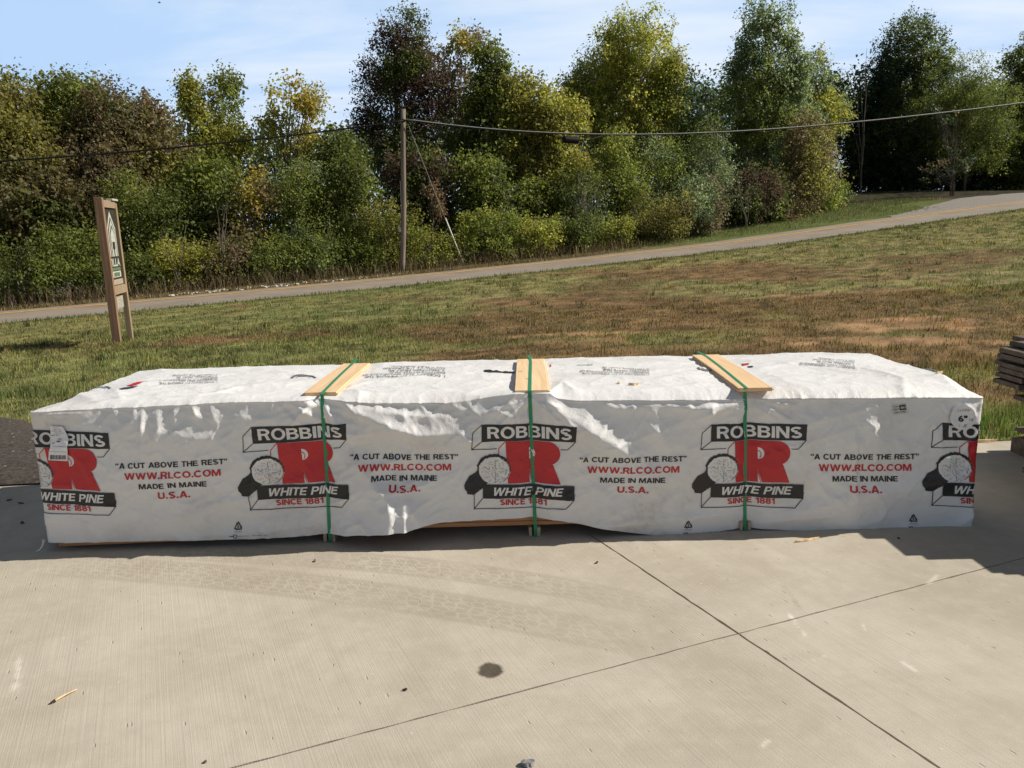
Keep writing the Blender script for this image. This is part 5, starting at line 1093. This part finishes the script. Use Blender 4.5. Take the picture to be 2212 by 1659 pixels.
TREES = [
 ('broadleaf_tree', 'rust brown tree cut by the left picture edge', 10, 8, [(-40, 275, 90, 95), (30, 285, 85, 100), (20, 400, 110, 110)], 'rust', 'olive', {}),
 ('vine_draped_tree', 'brown tree with a fresh green vine over its top, second from the left edge', 165, 9, [(165, 245, 85, 72), (110, 280, 60, 75), (150, 350, 100, 90)], 'brown', 'green', dict(split='z')),
 ('bare_branched_tree', 'thin brown tree with bare grey branches showing, left of the sign top', 240, 8, [(240, 270, 62, 85), (215, 380, 95, 85)], 'brown', 'rust', dict(dens=.75, limbs=46)),
 ('broadleaf_tree', 'dull olive low topped tree directly behind and above the wooden sign', 320, 9, [(318, 285, 58, 70), (340, 370, 75, 80)], 'olive', 'brown', {}),
 ('twin_topped_tree', 'dark green tree whose crown ends in two leafy spires', 445, 10, [(412, 222, 30, 58), (484, 218, 36, 62), (447, 320, 82, 80)], 'green', 'ygreen', dict(rad=.34)),
 ('yellowing_tree', 'loose bright yellow tree standing against the sky right of the twin spires', 622, 9, [(628, 215, 58, 50), (672, 232, 40, 45), (585, 285, 36, 50), (640, 300, 55, 55)], 'yellow', 'ygreen', dict(dens=.62, rad=.36, limbs=30)),
 ('broadleaf_tree', 'green round tree between the yellow tree and the tall maroon one', 735, 8, [(738, 335, 52, 55), (710, 420, 70, 85)], 'green', 'dark', {}),
 ('maroon_tree', 'tallest dark maroon tree rising behind the utility pole', 868, 11, [(868, 110, 62, 82), (905, 190, 72, 95), (826, 200, 55, 85), (800, 262, 40, 36), (880, 310, 95, 80)], 'maroon', 'dark', dict(trunk=.17)),
 ('thin_yellow_tree', 'thin see-through tree with pale yellow leaves right of the maroon top', 1000, 12, [(1010, 85, 45, 50), (985, 150, 45, 60), (1000, 230, 60, 70)], 'yellow', 'brown', dict(dens=.55, rad=.32, limbs=34, bark=m_pbark)),
 ('broadleaf_tree', 'mid green tree with drooping boughs between the maroon and the yellow olive trees', 1045, 10, [(1058, 150, 42, 62), (1042, 225, 62, 70), (1050, 320, 80, 85)], 'green', 'dark', {}),
 ('yellow_olive_tree', 'broad yellow olive tree in the centre, over the cable', 1160, 9, [(1120, 235, 62, 75), (1190, 265, 72, 80), (1110, 330, 70, 65), (1210, 370, 85, 70)], 'ygreen', 'olive', {}),
 ('rounded_green_tree', 'big rounded green tree with the highest dome in the centre right', 1360, 12, [(1375, 125, 92, 85), (1300, 170, 70, 60), (1430, 190, 60, 75), (1250, 220, 55, 60), (1360, 270, 115, 95)], 'ygreen', 'bright', dict(trunk=.17)),
 ('broadleaf_tree', 'narrow dull green tree in the dip left of the tall blue green spire', 1490, 10, [(1488, 285, 38, 75), (1480, 380, 60, 80)], 'green', 'grey', {}),
 ('spire_topped_tree', 'tallest blue green tree with an airy pointed top reaching the upper picture edge', 1650, 9, [(1640, 60, 42, 75), (1700, 95, 26, 70), (1596, 150, 30, 70), (1725, 175, 28, 60), (1655, 175, 72, 75), (1640, 270, 105, 80), (1640, 370, 95, 80)], 'grey', 'green', dict(rad=.33, trunk=.15, dens=.9)),
 ('pale_green_tree', 'light grey green thin tree just right of the tall spire', 1775, 10, [(1768, 165, 34, 55), (1790, 235, 48, 60), (1760, 300, 62, 70)], 'grey', 'ygreen', dict(dens=.6, rad=.34, limbs=28)),
 ('dark_crowned_tree', 'tall dark tree with a rounded open crown near the right side', 1955, 13, [(1968, 105, 62, 62), (1908, 185, 40, 62), (1960, 200, 70, 80), (2030, 140, 28, 34), (1975, 300, 85, 90)], 'deep', 'dark', dict(trunk=.16, rad=.36, dens=.9, limbs=30)),
 ('feathery_green_tree', 'feathery mid green tree in front of the dark crowned tree', 2070, 10, [(2060, 200, 75, 68), (2125, 232, 70, 60), (2010, 275, 75, 60), (2090, 310, 85, 60)], 'green', 'dark', dict(size=.085, rad=.36)),
 ('broadleaf_tree', 'dark green tree at the far right end, cut by the picture edge', 2225, 10, [(2222, 160, 42, 70), (2240, 270, 75, 80), (2215, 370, 80, 70)], 'dark', 'green', {}),
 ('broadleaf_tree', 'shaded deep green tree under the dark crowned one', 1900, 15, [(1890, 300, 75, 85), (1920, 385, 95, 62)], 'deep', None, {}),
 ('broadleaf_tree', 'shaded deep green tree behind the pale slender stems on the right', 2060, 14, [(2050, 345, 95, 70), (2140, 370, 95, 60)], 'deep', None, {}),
 # second rank, nearer the road
 ('young_tree', 'dark green willowy young tree right behind the wooden sign', 300, 6.5, [(300, 450, 85, 70), (300, 540, 95, 70)], 'green', 'dark', dict(size=.10)),
 ('young_tree', 'rusty low tree filling the left below the cable', 90, 7, [(60, 450, 95, 85), (150, 480, 80, 80)], 'rust', 'dark', {}),
 ('young_tree', 'dark low tree beneath the twin spired one', 450, 7, [(445, 420, 66, 80), (450, 510, 66, 70)], 'dark', 'green', {}),
 ('young_tree', 'orange yellow maple sapling halfway between sign and pole', 540, 6, [(555, 430, 45, 60), (530, 500, 55, 45)], 'yellow', 'rust', dict(dens=.85)),
 ('young_tree', 'leafy green young tree left of the utility pole', 655, 6.5, [(650, 420, 75, 75), (660, 510, 85, 75)], 'green', 'grey', dict(size=.10)),
 ('young_tree', 'slim dark green young tree close beside the utility pole', 770, 6, [(765, 400, 50, 75), (765, 490, 60, 75)], 'green', 'dark', {}),
 ('young_tree', 'shaded dark young tree right behind the utility pole', 900, 8, [(905, 390, 75, 75), (900, 470, 80, 60)], 'dark', 'maroon', {}),
 ('orange_sapling', 'small sapling with a few orange leaves between the pole and the guy wire', 935, 5, [(940, 442, 15, 26), (926, 412, 12, 22)], 'brown', 'orange', dict(dens=.45, rad=.24, trunk=.04, limbs=8)),
 ('young_tree', 'dark green young tree above the lower end of the guy wire', 1040, 7, [(1030, 400, 65, 75), (1050, 470, 75, 65)], 'dark', 'green', {}),
 ('young_tree', 'olive young tree below the splice case', 1185, 7, [(1160, 440, 70, 55), (1230, 430, 50, 60)], 'olive', 'green', {}),
 ('willow_sapling', 'bright drooping willow like tree right of the splice case', 1335, 6, [(1332, 330, 42, 55), (1335, 400, 62, 60), (1345, 460, 60, 50)], 'bright', 'green', dict(droop=.55, size=.105)),
 ('birch_sapling', 'thin dark birch with pale stems left of the bright willow like tree', 1262, 5.3, [(1262, 420, 48, 60), (1265, 480, 55, 45)], 'dark', 'grey', dict(dens=.75, stems=3, bark=m_pbark, trunk=.035, size=.085)),
 ('young_tree', 'grey green young tree with glossy leaves right of the bright willow like tree', 1440, 6.5, [(1440, 350, 58, 65), (1440, 430, 70, 65)], 'grey', 'green', dict(size=.095)),
 ('birch_sapling', 'grey green sapling with several pale stems below the dull narrow tree', 1540, 6, [(1535, 330, 46, 70), (1545, 410, 58, 60)], 'grey', 'dark', dict(stems=4, bark=m_pbark, trunk=.04, size=.09, dens=.85)),
 ('young_tree', 'dark low tree below the tall spire tree at the verge', 1640, 6, [(1630, 420, 65, 60), (1650, 455, 60, 35)], 'dark', 'maroon', {}),
 ('young_tree', 'brownish olive young tree at the end of the grassy verge', 1740, 6.5, [(1745, 320, 52, 65), (1735, 390, 65, 55)], 'olive', 'brown', dict(dens=.85)),
 ('slender_stemmed_tree', 'nearly leafless little tree with pale slender stems before the dark wood on the right', 2045, 6.5, [(2045, 270, 40, 40), (2048, 345, 50, 45)], 'brown', 'deep', dict(dens=.22, stems=5, bark=m_bark, trunk=.024, limbs=16, rad=.3)),
]
for nm, lb, bx, o_, el, pa, pb, kw in TREES: tree(nm, lb, T_, bx, o_, el, pa, pb, group=G1, **kw)
SHRUBS = [
 ('round green shrub at the far left road edge', 45, 4.6, [(40, 590, 80, 60)], 'green', 'dark'), ('dark green shrub left of the sign, above the dead stalks', 160, 5, [(160, 570, 75, 65)], 'dark', 'green'),
 ('dark shrub just behind the sign posts', 270, 4.6, [(275, 600, 55, 48)], 'dark', None), ('yellow green shrub right of the sign', 395, 4.8, [(390, 575, 72, 48)], 'bright', 'ygreen'),
 ('mixed green shrub over brown stems, right of the yellow green one', 490, 4.8, [(490, 575, 58, 55)], 'green', 'brown'), ('leafy shrub behind the left part of the white rocks', 590, 4.8, [(585, 570, 60, 58)], 'green', 'dark'),
 ('leafy shrub behind the right part of the white rocks', 690, 4.8, [(685, 560, 60, 58)], 'green', 'grey'), ('dark shrub close left of the pole foot', 775, 4.8, [(775, 560, 50, 50)], 'dark', 'green'),
 ('tall olive shrub crossing behind the pole', 835, 5, [(832, 480, 55, 55), (850, 540, 50, 45)], 'olive', 'green'), ('green shrub right of the pole foot', 925, 4.6, [(925, 535, 55, 50)], 'green', 'bright'),
 ('low olive shrub at the foot of the guy wire', 985, 4.6, [(985, 545, 40, 34)], 'olive', 'green'), ('green shrub right of the guy wire', 1060, 4.6, [(1060, 515, 60, 58)], 'green', 'bright'),
 ('yellow green low shrub in the middle of the hedge', 1150, 4.4, [(1150, 515, 62, 46)], 'ygreen', 'bright'), ('dark bushy shrub below the thin birch', 1245, 4.4, [(1240, 500, 50, 46)], 'dark', 'green'),
 ('green shrub below the bright willow like tree', 1330, 4.4, [(1330, 505, 52, 36)], 'green', 'bright'), ('brown twiggy shrub left of the verge', 1425, 4.4, [(1425, 465, 58, 48)], 'brown', 'olive'),
 ('taller brown twiggy shrub beginning the grassy verge', 1505, 4.8, [(1505, 435, 52, 55), (1500, 470, 50, 32)], 'brown', 'grey'), ('dark shrub on the verge under the tall spire tree', 1600, 5.6, [(1600, 445, 45, 45)], 'dark', 'maroon'),
 ('brown shrub on the verge', 1690, 6.4, [(1688, 432, 52, 42)], 'brown', 'olive'), ('fresh green shrub at the right end of the verge hedge', 1765, 7, [(1762, 412, 50, 46)], 'green', 'bright'),
 ('small dark shrub at the verge end beside the dark wood', 1815, 7.5, [(1812, 430, 26, 28)], 'dark', None)]
for lb, bx, o_, el, pa, pb in SHRUBS:
    el = [(a_, b_, c_*1.22, d_*1.05) for a_, b_, c_, d_ in el]
    tree('leafy_shrub', lb, 'shrub', bx, o_, el, pa, pb, size=.095, rad=.33, trunk=.03, group=G2, stems=4, limbs=8, dens=1.05)
# dead snag
def bare(name, label, cat, px, o, tops, r0, m, group=None, seed=0):
    B = beyond(px, o); root = empty(name, B); tag(root, label, cat, group); r = np.random.default_rng(seed+1); mb = MB()
    for tx, ty, rr in tops:
        e = depth_pt(tx, ty, B)-B; e = e+np.array([0, r.normal(0, .15), 0]); k = 7
        path = [e*q*np.array([q**.5, q**.5, 1]) + r.normal(0, .035, 3)*min(1, q*3) + np.array([0, 0, -.1*(q == 0)]) for q in np.linspace(0, 1, k)]
        mb.tube(path, [r0*rr*(1-.85*q) for q in np.linspace(0, 1, k)], 6)
        for j in range(4):
            q = r.uniform(.4, .95); a = e*q*np.array([q**.5, q**.5, 1]); mb.tube([a, a+np.array([r.normal(0, .12), r.normal(0, .08), r.uniform(.1, .4)])*(.4+e[2]*.2)], [r0*rr*.3*(1.05-q), .004], 4)
    mb.build('stems', m, root); return root
bare('dead_snag', 'bare dead trunk standing against the sky left of the dark crowned tree', 'tree', 1850, 12, [(1872, 105, 1), (1858, 165, .7), (1846, 170, .6), (1835, 240, .5)], .055, m_bark, G1, 3)
for k, (px, dx, h) in enumerate(((15, 18, 40), (60, 22, 44), (75, 14, 52), (118, 26, 46), (140, 22, 58), (165, 20, 44), (205, 16, 50))):
    lbs = ('pale dead stalks at the very left road edge', 'pale dead stalks under the far left green shrub', 'taller forked dead stalk under the far left green shrub', 'fan of pale dead stalks left of the sign', 'largest fan of pale dead stalks left of the sign', 'dead stalks between the large fan and the sign', 'single leaning dead stalk next to the sign post')
    B = beyond(px, 3.4); d = ray(px, 640); py = None
    pts = [(px+random.uniform(-dx, dx), 655-.02*px-h*random.uniform(.4, 1), 1) for _ in range(6 if k in (3, 4) else 3)]
    bare('dead_stalks', lbs[k], 'dead stalks', px, 3.7, pts, .016, m_dead, 'dead stalks at the far road edge', 20+k)
for px, py, lb in ((478, 440, 'pale leafless sapling right of the sign'), (272+108, 470, 'bare pale twig tree in the dark between sign and yellow green shrub'), (700, 480, 'leaning bare stem among the green left of the pole'), (1275, 400, 'pale bare stems rising left of the bright willow like tree'), (1610, 360, 'pale bare stems below the tall spire tree')):
    bare('bare_sapling', lb, 'tree', px, 4.2, [(px+random.uniform(-30, 30), py+random.uniform(-20, 40), 1) for _ in range(4)], .016, m_dead, 'bare saplings', int(px))
# far wood closing the view, and its continuation beyond both picture edges
r = np.random.default_rng(5); nW = 9500; sA = np.r_[r.uniform(-30, 95, nW)]; oA = r.uniform(14, 22, nW); Pq = RA[None]+RD[None]*sA[:, None]+RN[None]*oA[:, None]
hmax = np.interp(sA, [-30, 0, 8, 14, 20, 30, 40, 50, 60, 95], [7.0, 6.9, 6.7, 6.2, 7.0, 7.4, 7.6, 8, 8, 8])
zq = bank(sA, oA)+r.random(nW)**.75*hmax
Cq = [np.stack([Pq[:, 0], Pq[:, 1], zq], -1)]
for pxa, pxb, nE in ((2310, 3000, 900), (-900, -190, 900)):
    for _ in range(nE):
        q = beyond(r.uniform(pxa, pxb), r.uniform(4.5, 14)); Cq.append(np.array([[q[0], q[1], q[2]+r.random()**.8*(9.5 if pxa > 0 else 6.0)]]))
Cq = np.concatenate(Cq)
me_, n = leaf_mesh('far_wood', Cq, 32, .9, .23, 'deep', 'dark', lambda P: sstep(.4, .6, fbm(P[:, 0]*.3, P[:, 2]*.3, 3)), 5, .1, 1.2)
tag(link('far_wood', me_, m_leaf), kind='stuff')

# ------------------------------------------------------------------ grass
def blades(name, P, h, wd, col, m, seed=0, lean=.5):
    r = np.random.default_rng(seed); n = len(P); a = r.random(n)*2*math.pi; sd = np.stack([np.cos(a), np.sin(a), np.zeros(n)], -1)*wd[:, None]/2
    b = r.random(n)*2*math.pi; ln = np.stack([np.cos(b), np.sin(b), np.zeros(n)], -1)*(h*lean*r.random(n))[:, None]; up = np.zeros((n, 3)); up[:, 2] = h
    V = np.empty((n, 5, 3)); V[:, 0] = P-sd; V[:, 1] = P+sd; V[:, 2] = P+up*.55+ln*.35+sd*.7; V[:, 3] = P+up*.55+ln*.35-sd*.7; V[:, 4] = P+up*(.95-.25*r.random(n))[:, None]+ln
    b0 = np.arange(n)[:, None]*5; F = np.concatenate([b0+np.array([0, 1, 2]), b0+np.array([0, 2, 3]), b0+np.array([3, 2, 4])], 1).reshape(-1, 3)
    cc = np.repeat(col, 5, 0).reshape(n, 5, 3).copy()
    return fastmesh(name, V.reshape(-1, 3), F, 3, cc.reshape(-1, 3))
m_grass = colmat('grass_blade', .65, .3, .3)
r = np.random.default_rng(11)
def scatter(n, xlo, xhi, elo, ehi, pw=1.):
    x = r.uniform(xlo, xhi, n); y = PAD_A+PAD_B*x+elo+(ehi-elo)*r.random(n)**pw; return x, y
xs_, ys_ = [], []
for n, xl, xh, el, eh in ((60000, -6, 6, .05, 3.2), (150000, -11, 13, 3.0, 10), (130000, -15, 24, 9, 30)):
    x, y = scatter(n, xl, xh, el, eh); s, o = so_(x, y); k = (o < -2.75) & (np.abs(x) < .72*y+1.0); x, y = x[k], y[k]
    k = ~((x < -1.9) & (y < np.interp(x, [-11, -6, -4.65, -4.35, -4.0, -3.5, -2.9, -1.9], [7.6, 7.25, 7.06, 6.9, 6.55, 6.15, 5.75, 5.4])+.02)); xs_.append(x[k]); ys_.append(y[k])
x = np.concatenate(xs_); y = np.concatenate(ys_)
brm, soil, edge = lawn_masks(x, y); k = r.random(len(x)) > np.maximum(soil*.95, brm*.35*sstep(.35, .6, fbm(x*1.9, y*1.9, 141, 3))); x, y, brm, edge = x[k], y[k], brm[k], edge[k]
cl_ = fbm(x*2.6, y*2.6, 131, 3); dist = np.hypot(x, y)
h = (.020+.075*cl_**1.6+.060*(r.random(len(x))**6))*(1-.25*brm) + .05*edge*r.random(len(x)); near = sstep(1.3, .2, y-(PAD_A+PAD_B*x)); h = h*(1+.9*near*(x > 2))
wd = .0035+.00052*dist*(.7+.6*r.random(len(x)))
# distinct coarse tufts
tx, ty = [], []
for n_, xl, xh, el, eh in ((260, -6, 6, .1, 3.5), (700, -11, 13, 2.5, 11), (900, -14, 24, 9, 28)):
    a_, b_ = scatter(n_, xl, xh, el, eh); tx.append(a_); ty.append(b_)
tx = np.concatenate(tx); ty = np.concatenate(ty); s_, o_ = so_(tx, ty); k = (o_ < -2.9) & (np.abs(tx) < .72*ty+1) & ~((tx < -1.9) & (ty < 7.7)) & (r.random(len(tx)) < .25+.9*fbm(tx*.6, ty*.6, 151, 3)); tx, ty = tx[k], ty[k]
nb_ = 26; rr = .05+.09*r.random(len(tx)); X2 = (tx[:, None]+r.normal(0, 1, (len(tx), nb_))*rr[:, None]).ravel(); Y2 = (ty[:, None]+r.normal(0, 1, (len(tx), nb_))*rr[:, None]).ravel()
nbase = len(x); x = np.r_[x, X2]; y = np.r_[y, Y2]; brm = np.r_[brm, lawn_masks(X2, Y2)[0]]; near = np.r_[near, np.zeros(len(X2))]; h2 = np.repeat(.05+.09*r.random(len(tx)), nb_)*(.6+.7*r.random(len(X2))); h = np.r_[h, h2]; wd = np.r_[wd, .0045+.0005*np.hypot(X2, Y2)]
tone = np.repeat(np.where(r.random((len(tx), 1)) < .6, np.array([[.42, .58, .42]]), np.array([[1.25, 1.05, 1.0]])), nb_, 0); tone = np.r_[np.ones((nbase, 3)), tone]
c = lawn_col(x, y)*tone*(.60+.95*r.random((len(x), 1))); straw = (r.random(len(x)) < .10+.25*brm)[:, None]; c = np.where(straw, np.array([.30, .235, .125])*(.6+.6*r.random((len(x), 1))), c*np.array([1.0, 1.05, .95]))
gr = near[:, None]*(x > 2)[:, None]; c = c*(1-gr)+np.array([.10, .17, .035])*gr*(.6+.8*r.random((len(x), 1)))
P = np.stack([x, y, terrain(x, y)-.004], -1)
tag(link('lawn_grass', blades('lawn_grass', P, h, wd, c, None, 3), m_grass), kind='stuff')
# coarse grass and dry weeds on the far verge
n = 46000; s = r.uniform(-18, 62, n); o = 2.65+1.9*r.random(n)**1.3; bkv = sstep(20, 27, s)*sstep(46, 43, s); o = o + bkv*r.random(n)*4.5
k = ~((s > 41) & (o < 5.6)); s, o, bkv = s[k], o[k], bkv[k]; n = len(s); Pv = RA[None]+RD[None]*s[:, None]+RN[None]*o[:, None]
dr = np.clip((1-bkv)+.0, 0, 1); tall = (o > 3.3)*(1-bkv)
h = .07+.14*r.random(n)+.75*tall*r.random(n)**2.2; c = np.where((r.random(n) < .25+.6*dr)[:, None], np.array([.25, .19, .10]), np.array([.10, .125, .035]))*(.5+.8*r.random((n, 1))); c = np.where(((tall > .5) & (r.random(n) < .5))[:, None], np.array([.11, .07, .05])*(.6+.8*r.random((n, 1))), c)
P = np.stack([Pv[:, 0], Pv[:, 1], terrain(Pv[:, 0], Pv[:, 1])-.01], -1)
tag(link('verge_weeds', blades('verge_weeds', P, h, .012+.014*r.random(n), c, None, 4, .7), m_grass), kind='stuff')
print('leaves', NLEAF, 'objects', len(bpy.data.objects))
